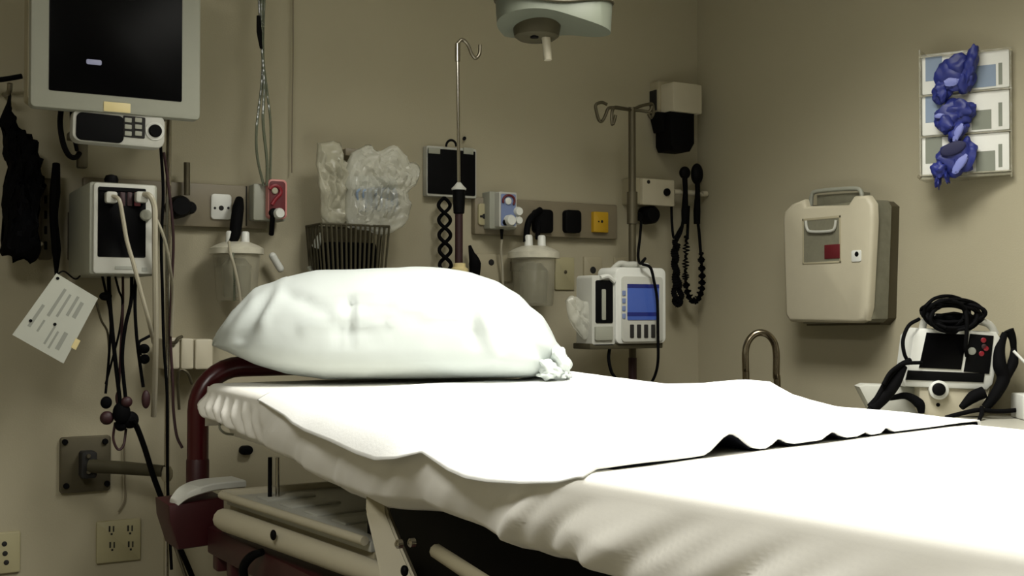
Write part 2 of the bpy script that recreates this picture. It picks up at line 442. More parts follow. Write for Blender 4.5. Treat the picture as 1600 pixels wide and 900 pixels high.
# black under-mattress deck, grey rail and bolts seen in the gap
k0 = u0+Vector((.03, -.03, 0))
b = nb(); box(b, NX+.085, FX-.06, FY+.1, -1.30, TZ-.42, TZ-.135, .01); obj('under_deck', b, 'black', bed)
b = nb(); box(b, NX+.20, FX-.06, -1.30, HY-.08, TZ-.155, TZ-.125, .006); obj('mattress_pan', b, 'creamd', bed)
ga = D(625, 868, 1.80); ge = D(800, 915, 1.52)
ga.x = max(ga.x, NX+.03); gd = (ge-ga); gd.z = 0; gd.normalize()
b = nb(); tube(b, [ga, ga+gd*1.3], .012, 10, 1); obj('lower_tube', b, 'creamd', bed)
for (x_, y_) in ((624, 850), (644, 848)):
    q = D(x_, y_, 1.76); lathe(b := nb(), q, (-1, 0, 0), [(.001, -.004), (.007, -.004), (.007, .004), (.003, .007), (.001, .007)], 12); obj('bolt', b, 'chrome', bed)
q = D(632, 892, 1.80); ell(b := nb(), q, (.006, .008, .009), 8); obj('bolt', b, 'black', bed)
# slim support rods under the raised backrest
for x_ in (422, 434):
    q = D(x_, 706, 2.62); cyl(b := nb(), (q.x, q.y, TZ-.15), (q.x, q.y, A.z-.02), .005, None, 10); obj('support_rod', b, 'chrome' if x_ > 430 else 'black', bed)
# loop of elastic at the sheet corner
q = D(352, 668, 2.80); tube(b := nb(), [q+Vector((-.01, 0, .02)), q+Vector((-.014, 0, 0)), q+Vector((.0, 0, -.014)), q+Vector((.02, .0, -.018))], .003, 6); obj('sheet_elastic', b, 'grey', bed)
# black foot lever
tube(b := nb(), [D(410, 862, 2.45), D(392, 870, 2.46), D(380, 888, 2.47), D(384, 915, 2.48)], [.008, .010, .010, .010], 10); obj('foot_lever', b, 'black', bed)
# pedestal, base and casters (below the frame)
for y_ in (-1.0, -2.3):
    b = nb(); cyl(b, (-1.56, y_, .30), (-1.56, y_, TZ-.30), .07); obj('lift_column', b, 'grey', bed)
for y_ in (-1.0, -2.3): obj('cross_member', box(nb(), -1.86, -1.18, y_-.04, y_+.04, ra.z-.065, ra.z-.01, .006), 'redd', bed)
b = nb(); box(b, -1.72, -1.40, -2.6, -.7, .20, .30, .03, 3)
for y_ in (-.75, -2.55): box(b, -1.88, -1.24, y_-.04, y_+.04, .18, .26, .01)
obj('base_cover', b, 'creamd', bed)
for x_ in (-1.86, -1.26):
    for y_ in (-.75, -2.55):
        b = nb(); lathe(b, (x_-.018, y_, .075), (1, 0, 0), [(.03, 0), (.068, 0), (.075, .008), (.075, .028), (.068, .036), (.03, .036)]); 
        cs = obj('caster', b, 'rub', bed)
        b = nb(); box(b, x_-.028, x_+.028, y_-.03, y_+.03, .155, .20, .005); box(b, x_-.028, x_-.022, y_-.02, y_+.02, .06, .16); box(b, x_+.022, x_+.028, y_-.02, y_+.02, .06, .16); obj('caster_fork', b, 'steel', cs)

# ---------------- draw sheet lying across the mattress, dark layer added under it to shade the wave gaps
DH = [(.95, .0)]+side_tab([(440, 650), (480, 674), (520, 690), (560, 709), (590, 719), (622, 717), (648, 708), (675, 722), (700, 735), (730, 747), (760, 753), (805, 757), (850, 756), (890, 741)], .03)+[(2.40, .010), (2.9, .0)]
FB = [(1.0, 0), (1.55, 0), (1.62, .006), (1.665, .013), (1.73, .034), (1.80, .033), (1.93, .021), (2.06, .012), (2.16, .014), (2.45, .021), (2.9, .010)]
def draw_surface(off, ysta, yend, inset, n=170, crumple=1):
    G = []
    for i in range(n+1):
        y = ysta+(yend-ysta)*i/n; y0_ = y; d = y-CAM.y
        hang = max(.002, lerp_tab(DH, d)); kk = (y0_-yend)/(ysta-yend); d2 = d+.16*kk+.165*(1-kk); fb = lerp_tab(FB, d2); NXd = NX-bul(d)
        endk = max(0, 1-(y-yend)/.20)
        row = []
        for k in range(10):
            s = 1-k/10; row.append(Vector((FX+.010+.02*s+off*0, y, TZ+fb-.02-(.06-inset)*s)))
        m = 70
        for k in range(m+1):
            s = k/m; x = FX-(FX-NXd-.02-inset)*s
            if k == 0: x = FX+.004
            xx = (x-NXd)/(FX-NXd)   # 0 near, 1 far
            wv = 0
            for c_, wd_, h_ in ((.292, .064, .023), (.405, .033, .010), (.543, .038, .010), (.633, .018, .006), (.698, .024, .008)):
                q = abs(xx-c_)/wd_
                if q < 1: wv += h_*(math.cos(q*PI)+1)/2
            edge = max(0, (xx-.86)/.14)
            z = TZ+.006+off+wv*endk**1.6+fb*edge*edge+.002*noise.noise(Vector((x*9, y*9, 0)))*crumple
            row.append(Vector((x, y, z)))
        if not inset:
            for k in range(1, 15):
                q = k/14; x = NXd+.02-.02*q-.035*q*min(1, hang/.03)
                row.append(Vector((x, y, TZ+.006-hang*q**1.7-.006*q)))
        # the head edge runs skewed across the mattress
        kk = (y0_-yend)/(ysta-yend)
        for v_ in row: v_.y += (.16*kk+.165*(1-kk))*max(0, min(1, (v_.x-NXd)/(FX-NXd)))
        G.append(row)
    return surf(nb(), G)
o = obj('draw_sheet', draw_surface(0, -.95, -2.30, 0), 'draw', None, solid=.002, ang=80)
tag(o, 'white draw sheet lying across the mattress, wavy edge hanging over the near side', 'sheet')
obj('gap_shade_layer', draw_surface(-.0035, -.98, -2.296, .03), 'gapshade', o, solid=.001, ang=80, label='dark layer added as shade under the sheet')

# ---------------- pillow
TOPT = [(-1, .30), (-.985, .40), (-.90, .60), (-.77, .81), (-.63, .905), (-.43, .97), (-.1, 1.0), (.30, 1.0), (.45, .965), (.60, .88), (.72, .76), (.86, .57), (.955, .34), (1, .15)]
BOTT = [(-1, .30), (-.77, .14), (-.57, .055), (-.38, .0), (.6, 0), (.78, .0), (1, .06)]
HALF = .445; DEP = .215; PH = .283
G = []
NU, NV = 120, 64
for i in range(NU+1):
    u = -1+2*i/NU
    # denser towards the ends
    u = math.sin(u*PI/2)
    tp, bt = lerp_tab(TOPT, u)*PH, lerp_tab(BOTT, u)*PH
    wd = DEP*(1-abs(u)**5)**.5*.88+DEP*.12
    if abs(u) > .9995: wd = DEP*.12
    row = []
    for j in range(NV):
        a = 2*PI*j/NV
        ca, sa = math.cos(a), math.sin(a)
        e = .80
        yy = wd*math.copysign(abs(ca)**e, ca)
        mid = bt+(tp-bt)*.40
        zz = mid+(tp-mid)*abs(sa)**.9 if sa > 0 else mid-(mid-bt)*abs(sa)**.62
        p = Vector((u*HALF, yy, zz))
        nrm = Vector((u*.4, ca, sa)).normalized()
        q = Vector((u*HALF, yy, zz))
        # creases: end gathers plus a sagging fold line along the front
        wr = .005*noise.noise(q*7+Vector((4, 1, 0)))+.0012*noise.noise(q*26)
        endg = max(0, abs(u)-.55)/.45
        wr += endg*.004*math.sin(a*7+u*30+2*noise.noise(q*8))*(1 if sa > -.3 else 0)
        if ca < -.2:
            fl = .50+.05*math.sin(u*9)+.03*math.sin(u*23)
            hrel = zz/PH
            ms = max(0, min(1, 1.3-abs(u-.05)*1.6))
            cr = math.exp(-((hrel-fl)/.035)**2)
            wr -= .006*cr*ms
            wr += .008*math.exp(-((hrel-fl-.07)/.045)**2)*ms
            for (cu, cz_, dx_, dz_, w_, am) in ((-.72, .62, .10, .25, .03, -.010), (-.66, .70, .05, .2, .025, .009), (-.45, .66, .12, -.10, .03, -.010), (-.38, .55, .10, .06, .025, .010), (-.28, .52, .02, .12, .02, -.009), (.42, .55, .03, -.22, .025, -.009), (.50, .45, .06, -.25, .03, .009), (.72, .40, .16, -.28, .03, -.010), (.1, .62, .25, .03, .02, -.006), (-.25, .70, .22, -.01, .014, -.009), (-.24, .56, .0, .16, .014, -.010), (.55, .66, .12, -.02, .014, -.008)):
                L2 = dx_*dx_+dz_*dz_; tt = max(-1, min(1, ((u-cu)*dx_+(hrel-cz_)*dz_)/L2)); ds = math.hypot(u-cu-tt*dx_, hrel-cz_-tt*dz_)
                wr += am*1.25*math.exp(-(ds/w_/1.3)**2)
        row.append(p+nrm*wr*(1 if zz > .01 else 0))
    row.append(row[0].copy()); G.append(row)
bm = nb(); V = [[bm.verts.new(p) for p in row[:-1]] for row in G]
for i in range(NU):
    for j in range(NV): bm.faces.new((V[i][j], V[i][(j+1) % NV], V[i+1][(j+1) % NV], V[i+1][j]))
bm.faces.new(V[0]); bm.faces.new(V[-1])
PM = Matrix.Translation(D(612, 600, 2.96)) @ Matrix.Rotation(math.radians(-22), 4, 'Z')
PM.translation.z = TZ+.010
pil = thing('pillow', 'large plump white pillow at the head of the bed', 'pillow', PM.translation)
obj('cushion', bm, 'pillow', pil, PM, ang=85)
# bunched open end of the pillow case at the right
PI_ = PM.inverted(); bm = nb()
for (px, py, rx_, rz_, rot, sd) in ((866, 583, 25, 15, 20, 1), (876, 566, 14, 24, -12, 2), (856, 590, 16, 9, 0, 3), (880, 590, 9, 9, 0, 4)):
    c = PI_ @ D(px, py, 2.86); c.z = max(c.z, rz_*.0016+.002)
    t_ = nb(); bmesh.ops.create_uvsphere(t_, u_segments=48, v_segments=24, radius=1)
    for v in t_.verts:
        n_ = 1+.14*math.sin(math.atan2(v.co.z, v.co.x)*5+sd)*abs(v.co.x)*.6+.3*noise.noise(v.co*2.2+Vector((sd, 0, 0)))
        v.co = Vector((v.co.x*rx_*.0016*n_, v.co.y*.045*n_, v.co.z*rz_*.0016*n_))
    t_.transform(Matrix.Translation(c) @ Matrix.Rotation(math.radians(rot), 4, 'Y')); _merge(bm, t_)
obj('case_opening', bm, 'pillow', pil, PM, ang=80)


# ================================================================== things on the back wall
def wthing(name, label, cat, wall, px, py, off, group=None):
    return thing(name, label, cat, W(wall, px, py, off), group, MB_ if wall == 'B' else MR)
def pbox(bm, wall, x0, y0, x1, y1, off, back, bev=.003):
    """box whose front face fills the given outline at distance off from the wall and reaches back to distance back"""
    X0, X1, Z0, Z1 = ext(wall, x0, y0, x1, y1, off); return box(bm, X0, X1, -off, -back, Z0, Z1, bev)
def prr(bm, wall, x0, y0, x1, y1, off, back, r, bev=.002):
    X0, X1, Z0, Z1 = ext(wall, x0, y0, x1, y1, off); return prism(bm, rr(X0, X1, Z0, Z1, r), -off, -back, bev)
def disc(bm, wall, px, py, rpx, off, back, k=1.0):
    c = W(wall, px, py, off); e = ext(wall, px-rpx, py-rpx, px+rpx, py+rpx, off); r = (e[3]-e[2])/2*k
    return lathe(bm, (c.x, -back, c.z), (0, -1, 0), [(r, 0), (r, (off-back)*.8), (r*.8, off-back)], 20)
def wtube(bm, wall, pts, r, n=8, k=6):
    return tube(bm, [W(wall, *p) for p in pts], r, n, k)

# ---- wall channels (left and right of the bed)
t = wthing('wall_channel', 'long putty-coloured service channel on the wall behind the vital signs monitor', 'wall channel', 'B', 250, 355, 0, 'service channels')
obj('channel_body', pbox(nb(), 'B', 130, 284, 418, 353, .028, 0, .005), 'trough', t)
obj('cover_joint', pbox(nb(), 'B', 384, 291, 386, 353, .0285, .02, 0), 'dark', t)
t = wthing('wall_channel', 'putty-coloured service channel with black and yellow outlets right of the pillow', 'wall channel', 'B', 855, 372, 0, 'service channels')
obj('channel_body', pbox(nb(), 'B', 742, 314, 965, 370, .028, 0, .005), 'trough', t)

def outlet(name, label, cat, box_, mt, off=.036, back=.028, r=.012, holes=(), hm='dark', group=None, wall='B'):
    x0, y0, x1, y1 = box_
    t = wthing(name, label, cat, wall, (x0+x1)/2, y1, back, group)
    mx = None if wall == 'B' else MR
    obj('plate', prr(nb(), wall, x0, y0, x1, y1, off, back, r, .003), mt, t, mx)
    for (hx, hy_, hr) in holes: obj('socket', disc(nb(), wall, hx, hy_, hr, off+.0015, off-.003), hm, t, mx)
    return t
outlet('wall_outlet', 'white round-cornered gas outlet on the channel beside the black hose', 'outlet', (330, 303, 362, 343), 'white', holes=((346, 325, 4), (336, 325, 2), (357, 325, 2)), r=.010)
outlet('wall_outlet', 'ivory gas outlet at the left end of the right-hand channel', 'outlet', (748, 318, 768, 352), 'ivory', holes=((757, 338, 4), (752, 338, 2)), r=.010)
outlet('wall_outlet', 'black square outlet where the looped suction hose plugs in', 'outlet', (836, 327, 865, 364), 'black', .05, r=.014)
outlet('wall_outlet', 'black empty square outlet between the hose outlet and the yellow one', 'outlet', (884, 328, 909, 364), 'black', .05, r=.014)
outlet('wall_outlet', 'yellow outlet at the right end of the channel', 'outlet', (928, 331, 951, 363), 'yellow', .045, r=.003, holes=((941, 346, 2.2), (936, 346, 1.4)))
outlet('wall_outlet', 'beige plate with a keyhole under the flow meter', 'outlet', (745, 397, 800, 440), 'creamd', .012, 0, .006, holes=((768, 410, 5),))
outlet('wall_outlet', 'ivory blank plate with one centre screw right of the suction canister', 'outlet', (868, 402, 898, 453), 'ivory', .008, 0, .003, holes=((884, 425, 3),), hm='bronze')
outlet('wall_outlet', 'beige plate with a dark jack above the infusion pump', 'outlet', (913, 401, 941, 440), 'creamd', .010, 0, .003, holes=((927, 422, 5.5),))
outlet('wall_outlet', 'small beige plate behind the tall drip pole', 'outlet', (960, 402, 984, 440), 'creamd', .008, 0, .003, holes=((970, 414, 4),))
t = outlet('wall_outlet', 'square ivory four-socket electrical plate low on the left wall', 'outlet', (151, 813, 220, 878), 'ivory', .010, 0, .003)
for hx, hy_ in ((174, 827), (203, 826), (175, 852), (204, 851)):
    b = nb()
    for a, c, d_, e in ((-4, -5, -1.5, 4), (2.5, -5, 4.5, 4), (-1, 6, 2, 9)): pbox(b, 'B', hx+a, hy_+c, hx+d_, hy_+e, .0112, .008, 0)
    obj('socket', b, 'dark', t, label='dark plug slots')
outlet('wall_outlet', 'beige outlet plate with three black holes at the bottom left corner', 'outlet', (-10, 832, 32, 896), 'ivory', .010, 0, .004, holes=((7, 850, 4), (8, 865, 4), (10, 879, 4)))

# black valve on the left channel with upright stem
t = wthing('suction_regulator', 'black regulator knob with an upright stem on the left channel', 'regulator', 'B', 285, 345, .03)
b = nb(); disc(b, 'B', 284, 322, 19, .10, .028, .92); disc(b, 'B', 299, 324, 10, .085, .03); obj('body', b, 'black', t)
b = nb(); wtube(b, 'B', [(292, 305, .06), (292, 285, .06), (292, 254, .06)], .009, 10, 1); obj('stem', b, 'bronze', t)

# red flow meter
t = wthing('suction_regulator', 'red-faced vacuum regulator with a round gauge left of the plastic bag', 'regulator', 'B', 420, 345, .03)
obj('body', prr(nb(), 'B', 396, 288, 446, 345, .07, .02, .006, .004), 'grey', t)
obj('face', prr(nb(), 'B', 419, 280, 449, 342, .095, .06, .014, .004), 'pink', t, label='pink-edged front')
obj('gauge_panel', prr(nb(), 'B', 421, 283, 446, 340, .0975, .09, .010, .001), 'redk', t)
b = nb(); c = B(430, 298, .099); 
P = [(430+9*math.cos(math.radians(a)), 299-9*math.sin(math.radians(a)), .100) for a in range(160, -60, -20)]+[(430, 312, .100), (425, 320, .100)]
wtube(b, 'B', P, .0055, 8, 2); obj('gauge_arc', b, 'redp', t, label='bright red dial scale')
obj('gauge', disc(nb(), 'B', 430, 298, 5, .103, .095), 'pale', t)
obj('knob', disc(nb(), 'B', 438, 333, 8.5, .125, .09), 'white', t, label='white round knob')
b = nb(); disc(b, 'B', 429, 332, 7, .11, .09); wtube(b, 'B', [(426, 338, .10), (425, 352, .09), (424, 366, .07)], .008, 8, 3); obj('hose_nozzle', b, 'black', t)

# blue flow meter on the right channel
t = wthing('suction_regulator', 'white vacuum regulator with a blue dial on the right-hand channel', 'regulator', 'B', 790, 358, .03)
obj('body', prr(nb(), 'B', 765, 300, 806, 358, .07, .02, .004, .003), 'grey', t)
obj('face', prr(nb(), 'B', 780, 300, 808, 355, .10, .06, .005, .003), 'greyl', t)
obj('gauge_panel', prr(nb(), 'B', 783, 303, 806, 353, .102, .096, .005, .001), 'grape', t, label='blue gauge panel')
b = nb(); P = [(795+9*math.cos(math.radians(a)), 314-9*math.sin(math.radians(a)), .104) for a in range(200, -60, -20)]
wtube(b, 'B', P, .004, 8, 2); obj('gauge_arc', b, 'redk', t)
obj('gauge', disc(nb(), 'B', 795, 314, 5.5, .108, .1), 'white', t)
b = nb(); disc(b, 'B', 800, 344, 9, .125, .09); disc(b, 'B', 812, 330, 7.5, .115, .06); disc(b, 'B', 812, 344, 7, .11, .06); obj('knob', b, 'white', t, label='white knobs')
obj('selector', disc(nb(), 'B', 792, 347, 5, .112, .1), 'black', t)
b = nb(); wtube(b, 'B', [(784, 357, .06), (784, 366, .06), (784, 374, .06)], [.007, .005, .004], 8, 3); obj('hose_nozzle', b, 'black', t)
t = obj('suction_tube', wtube(nb(), 'B', [(784, 374, .06), (783, 392, .05), (785, 420, .04), (786, 450, .03)], .004, 8), 'pale'); tag(t, 'thin pale tube running down from the blue-dial regulator', 'tube')

# suction canisters
def canister(x0, y0, x1, y1, lab, off=.14):
    t = wthing('suction_canister', lab, 'canister', 'B', (x0+x1)/2, y1, .07, 'suction canisters')
    X0, X1, Z0, Z1 = ext('B', x0, y0, x1, y1, off/2+.01); cx = (X0+X1)/2; r = (X1-X0)/2; H = Z1-Z0
    yc = -off/2-.025
    r = min(r, abs(yc)-.008)
    lathe(b := nb(), (cx, yc, Z0), (0, 0, 1), [(r*.70, 0), (r*.74, .006), (r*.86, H*.70), (r*.86, H*.74)], 28); obj('jar', b, 'canister', t, label='clear plastic jar')
    b = nb(); lathe(b, (cx, yc, Z0+H*.74), (0, 0, 1), [(r, 0), (r, H*.09), (r*.8, H*.14), (r*.5, H*.19), (r*.2, H*.2)], 28)
    obj('lid', b, 'lid', t, label='milky white lid')
    b = nb()
    for dx in (-.30, .28): lathe(b, (cx+dx*r, yc-.01, Z0+H*.86), (0, 0, 1), [(r*.17, 0), (r*.15, H*.22), (r*.11, H*.24)], 14)
    obj('port', b, 'white', t)
    b = nb(); lathe(b, (cx, yc, Z0+.01), (0, 0, 1), [(r*.5, 0), (r*.55, H*.5), (r*.3, H*.62)], 20); obj('liner', b, 'smoke', t)
    b = nb(); box(b, cx-r*.5, cx+r*.5, yc+r*.88, -.001, Z0+H*.55, Z0+H*.7, .003); obj('wall_bracket', b, 'trough', t)
    return cx, yc, Z0, Z1, r
canister(326, 372, 408, 470, 'clear suction canister with a milky lid beneath the left channel')
canister(792, 378, 868, 478, 'clear suction canister with a milky lid right of the pillow under the black hose loop')
t = obj('suction_hose', wtube(nb(), 'B', [(374, 312, .05), (372, 325, .08), (369, 350, .10), (366, 370, .11), (358, 384, .11)], [.012, .017, .018, .016, .009], 12), 'rub'); tag(t, 'thick black connector hanging in front of the left channel beside the white outlet', 'hose')
t = obj('suction_hose', wtube(nb(), 'B', [(844, 328, .05), (836, 334, .07), (828, 342, .085), (824, 355, .095), (822, 378, .10)], .0105, 12), 'rub'); tag(t, 'black hose bending from the channel down to the right suction canister', 'hose')
t = obj('suction_hose', wtube(nb(), 'B', [(842, 346, .05), (841, 355, .06), (840, 373, .075)], .0085, 12, 3), 'rub'); tag(t, 'short straight black hose right beside the bent hose', 'hose')
t = obj('suction_tube', wtube(nb(), 'B', [(358, 378, .13), (360, 395, .18), (367, 420, .18), (373, 450, .17), (376, 475, .16)], .0042, 8), 'pale'); tag(t, 'cream tube hanging in front of the left suction canister', 'tube')
t = obj('suction_tube', wtube(nb(), 'B', [(366, 384, .13), (364, 400, .17), (366, 425, .165), (366, 470, .15)], .003, 8), 'tube'); tag(t, 'thin clear tube hanging in front of the left suction canister', 'tube')
b = nb(); a_, c_ = B(426, 400, .05), B(438, 420, .05); cyl(b, a_, c_, .011, .011, 14)
ell(b, a_, (.011, .011, .011), 8); ell(b, c_, (.011, .011, .011), 8)
t = obj('suction_tip', b, 'white'); tag(t, 'short tilted white plastic suction tip near the left end of the pillow', 'suction tip')
b = nb(); wtube(b, 'B', [(500, 364, .06), (497, 374, .07), (494, 385, .06)], [.002, .010, .014], 10, 3)
t = obj('paper_slip', b, 'paper'); tag(t, 'small pale plastic tip left of the wire basket', 'tip')
b = nb(); wtube(b, 'B', [(483, 418, .05), (487, 425, .06), (500, 434, .06)], [.008, .006, .004], 10, 3)
t = obj('tube_connector', b, 'grey'); tag(t, 'small grey connector resting behind the top of the pillow', 'connector')

# ---- hanging lines from above
for i, (P, r_, m_, lab) in enumerate((
  ([(406, -305, .10), (405, -150, .10), (404, -30, .10), (407, 40, .10), (411, 75, .10), (409, 130, .10), (401, 200, .10), (402, 245, .09), (412, 290, .08)], .0042, 'tube', 'leftmost clear tube bowing down to the red regulator'),
  ([(410, -305, .11), (409, -150, .11), (409, -30, .11), (409, 60, .11), (413, 130, .11), (411, 190, .11), (417, 250, .10), (417, 290, .09)], .0048, 'tube', 'middle clear tube running down to the red regulator'),
  ([(414, -305, .10), (415, -150, .10), (414, -30, .10), (411, 80, .10), (417, 140, .10), (423, 200, .10), (422, 290, .08)], .0038, 'tube', 'rightmost clear tube running down to the red regulator'))):
    t = obj('hanging_tube', wtube(nb(), 'B', P, r_, 8), m_); tag(t, lab, 'tube', 'tubes hanging from above')
b = nb(); wtube(b, 'B', [(404, 25, .115), (405, 50, .12), (408, 76, .118)], [.006, .008, .004], 8, 4); t = obj('tube_clamp', b, 'black'); tag(t, 'black clamp on the hanging tubes near the top of the photo', 'clamp')
t = obj('call_cord', wtube(nb(), 'B', [(458, -305, .02), (458, 60, .02), (457, 150, .02), (456, 270, .02)], .0024, 6), 'trough'); tag(t, 'single thin pale cord hanging straight down the wall', 'cord')

# ---- plastic bags and wire basket
t = wthing('wire_basket', 'grey slatted wall basket behind the pillow, holding wrapped supplies', 'basket', 'B', 556, 440, .02)
bx0, bx1, bz0, bz1 = ext('B', 500, 352, 606, 470, .15)
b = nb(); tp = .012
def bar(x, s): return (x, -.15+s*.0, 0)
for y_ in (-.16, -.03):
    prism(b, [(bx0, bz1), (bx1, bz1), (bx1-.02, bz0), (bx0+.02, bz0)], y_-.002, y_+.002) if y_ == -.03 else None
obj('back_panel', b, 'bronze', t)
nbars = 15
for i in range(nbars):
    s = i/(nbars-1); x = bx0+(bx1-bx0)*s; xb = bx0+.02+(bx1-bx0-.04)*s
    obj('slat', tube(nb(), [(x, -.16, bz1), (xb, -.155, bz0)], .0036, 6, 1), 'armd', t)
for z_, k in ((bz1, 0), (bz0, .02)):
    obj('rim', tube(nb(), [(bx0+k, -.16, z_), (bx1-k, -.16, z_), (bx1-k, -.03, z_), (bx0+k, -.03, z_), (bx0+k, -.16, z_)], .004, 6, 1), 'armd', t)
for i in range(5):
    y_ = -.13+.025*i
    obj('side_wire', tube(nb(), [(bx0, y_, bz1), (bx0+.02, y_, bz0)], .0025, 6, 1), 'armd', t); obj('side_wire', tube(nb(), [(bx1, y_, bz1), (bx1-.02, y_, bz0)], .0025, 6, 1), 'armd', t)
obj('wall_plate', box(nb(), (bx0+bx1)/2-.05, (bx0+bx1)/2+.05, -.03, 0, bz1-.06, bz1-.01, .002), 'steel', t)
b = nb(); box(b, bx0+.03, bx1-.03, -.14, -.05, bz0+.005, bz1-.05, .01); t2 = obj('supply_pack', b, 'cloth'); tag(t2, 'dark pack standing inside the slatted wall basket', 'pack')

def bag(pts, off, th, seed, n=20, amp=.02):
    """crumpled bag: outline (px,py) ring lofted to a puffy, creased volume in front of the wall"""
    ring = [B(p[0], p[1], off) for p in pts]; ring = smooth(ring+[ring[0]], 5)[:-1]
    c = sum(ring, Vector())/len(ring); G = []
    bm = nb()
    for side in (-1, 1):
        rows = []
        for i in range(n+1):
            s = i/n; row = []
            for p in ring:
                q = c+(p-c)*math.sin(s*PI/2); bulge = th*math.cos(s*PI/2)**.7
                cr = amp*noise.noise(q*18+Vector((seed, side, 0)))+amp*1.4*(abs(noise.noise(Vector((q.x*45, seed, q.z*28))))-.2)+amp*.7*(abs(noise.noise(Vector((q.x*70+q.z*60, seed, side))))-.2)
                row.append(bm.verts.new(Vector((q.x+cr*.3*s, q.y+side*(bulge+cr*(1-s*.7)), q.z+cr*.4*s))))
            rows.append(row)
        m = len(ring)
        for i in range(n):
            for j in range(m): bm.faces.new((rows[i][j], rows[i][(j+1) % m], rows[i+1][(j+1) % m], rows[i+1][j])) if i else bm.faces.new((rows[0][j], rows[1][(j+1) % m], rows[1][j]))
    bmesh.ops.remove_doubles(bm, verts=bm.verts[:], dist=.0005)
    return bm
t = wthing('plastic_bag', 'large crinkled clear plastic bag of folded tubing hanging above the basket', 'bag', 'B', 590, 368, .12)
obj('film', bag([(548, 240), (575, 226), (592, 236), (612, 229), (636, 252), (655, 258), (652, 285), (638, 300), (640, 330), (630, 352), (600, 366), (570, 360), (545, 352), (538, 310), (540, 265)], .14, .035, 3, 34, .024), 'bag', t, ang=30)
b = nb()
for i in range(7):
    P = [(560+i*9, 320-(i % 2)*3, .15), (558+i*9.5, 300, .17), (570+i*8, 296, .15), (572+i*8, 322, .16), (563+i*9, 330, .14)]
    wtube(b, 'B', P, .004, 6, 4)
obj('coiled_tubing', b, 'lblue', t, label='bluish coiled tubing inside')
b = nb(); prr(b, 'B', 552, 276, 622, 300, .155, .13, .02); obj('mask_shape', b, 'grey', t)
b = nb(); box(b, *[f for f in (ext('B', 540, 232, 568, 244, .10)[0], ext('B', 540, 232, 568, 244, .10)[1])], -.10, 0, ext('B', 540, 232, 568, 244, .10)[2], ext('B', 540, 232, 568, 244, .10)[3], .004)
t = obj('bag_hook', b, 'trough'); tag(t, 'small putty-coloured wall hook holding the plastic bags', 'hook')
t = obj('plastic_bag', bag([(496, 222), (530, 224), (536, 245), (545, 262), (543, 300), (540, 345), (525, 352), (505, 345), (500, 300), (496, 262)], .13, .02, 8, 24, .02), 'bag2', ang=30)
tag(t, 'narrow milky plastic bag hanging at the left of the clear bag', 'bag')

# ---- sphygmomanometer
t = wthing('blood_pressure_gauge', 'square black wall blood pressure gauge with a light rim', 'blood pressure gauge', 'B', 705, 307, .02)
obj('housing', prr(nb(), 'B', 667, 230, 745, 308, .032, .004, .006, .004), 'greyl', t)
obj('dial_face', prr(nb(), 'B', 669, 234, 743, 304, .036, .03, .004, .001), 'black', t)
obj('rim_tab', pbox(nb(), 'B', 670, 231, 688, 240, .040, .03, .001), 'grey', t)
obj('rim_tab', pbox(nb(), 'B', 725, 231, 740, 241, .040, .03, .001), 'grey', t)
b = nb(); P = [(705+8*math.cos(math.radians(a)), 229-10*math.sin(math.radians(a)), .05) for a in range(180, -1, -30)]; wtube(b, 'B', P, .004, 8, 3); obj('hanger', b, 'black', t)
t = obj('wall_screw', wtube(nb(), 'B', [(725, 217, 0), (726, 216, .02)], .006, 8, 1), 'black'); tag(t, 'small dark screw in the wall above the blood pressure gauge', 'screw')
# coiled hose (two intertwined wavy strands = one coil)
b = nb(); P = []
for i in range(0, 97):
    s = i/96; py = 309+112*s; a = s*2*PI*2.4
    P.append(B(694+2*s+9*math.sin(a), py, .05+.012*math.cos(a)))
tube(b, P, .0062, 8, 1)
P = []
for i in range(0, 97):
    s = i/96; py = 309+112*s; a = s*2*PI*2.4
    P.append(B(694+2*s-9*math.sin(a), py, .05-.012*math.cos(a)))
tube(b, P, .0062, 8, 1)
t = obj('coiled_hose', b, 'rub'); tag(t, 'black twisted coil of hose hanging under the blood pressure gauge', 'hose')
b = nb(); wtube(b, 'B', [(734, 384, .04), (737, 396, .05), (742, 412, .06), (741, 440, .05)], [.005, .010, .020, .016], 12, 5)
t = obj('inflation_bulb', b, 'rub'); tag(t, 'black rubber inflation bulb hanging right of the bed pole base', 'bulb')

# ---- exam lamp hanging at the top
t = thing('exam_light', 'grey-green examination light head with a central handle at the top', 'lamp', D(857, 60, 2.9))
EX = Matrix.Translation(D(857, 30, 2.9)) @ Matrix.Rotation(-YAW, 4, 'Z')
k_ = 2.9/FPX
outl = [(-92, 4), (-88, -10), (-78, -17), (-55, -20), (-25, -24), (0, -26), (30, -23), (60, -14), (92, -8)]
# lobed head: top outline and scalloped underside, given depth by lofting
b = nb(); rows = []
for i in range(41):
    a = 2*PI*i/40; rows.append(a)
def head(bm, z0, z1, sc, drop):
    top = []; bot = []; mid = []
    for i in range(72):
        a = 2*PI*i/72; r_ = (.150+.020*math.cos(3*a+.5))*sc
        x, y = r_*math.cos(a), r_*math.sin(a)
        top.append(bm.verts.new((x*.9, y*.9, z1+.0))); mid.append(bm.verts.new((x, y, z1-.018)))
        bot.append(bm.verts.new((x*.97, y*.97, z0-.012-drop*math.cos(2*a+.2)-.004*math.cos(a))))
    n = 72
    c0_ = bm.verts.new((0, 0, z1+.01)); c1_ = bm.verts.new((0, 0, z0-.002))
    for i in range(n):
        j = (i+1) % n
        bm.faces.new((top[i], top[j], c0_)); bm.faces.new((top[i], mid[i], mid[j], top[j])); bm.faces.new((mid[i], bot[i], bot[j], mid[j])); bm.faces.new((bot[i], c1_, bot[j]))
    return bm
head(b, -.010, .062, .95, .013)
obj('lamp_head', b, 'lampg', t, EX)
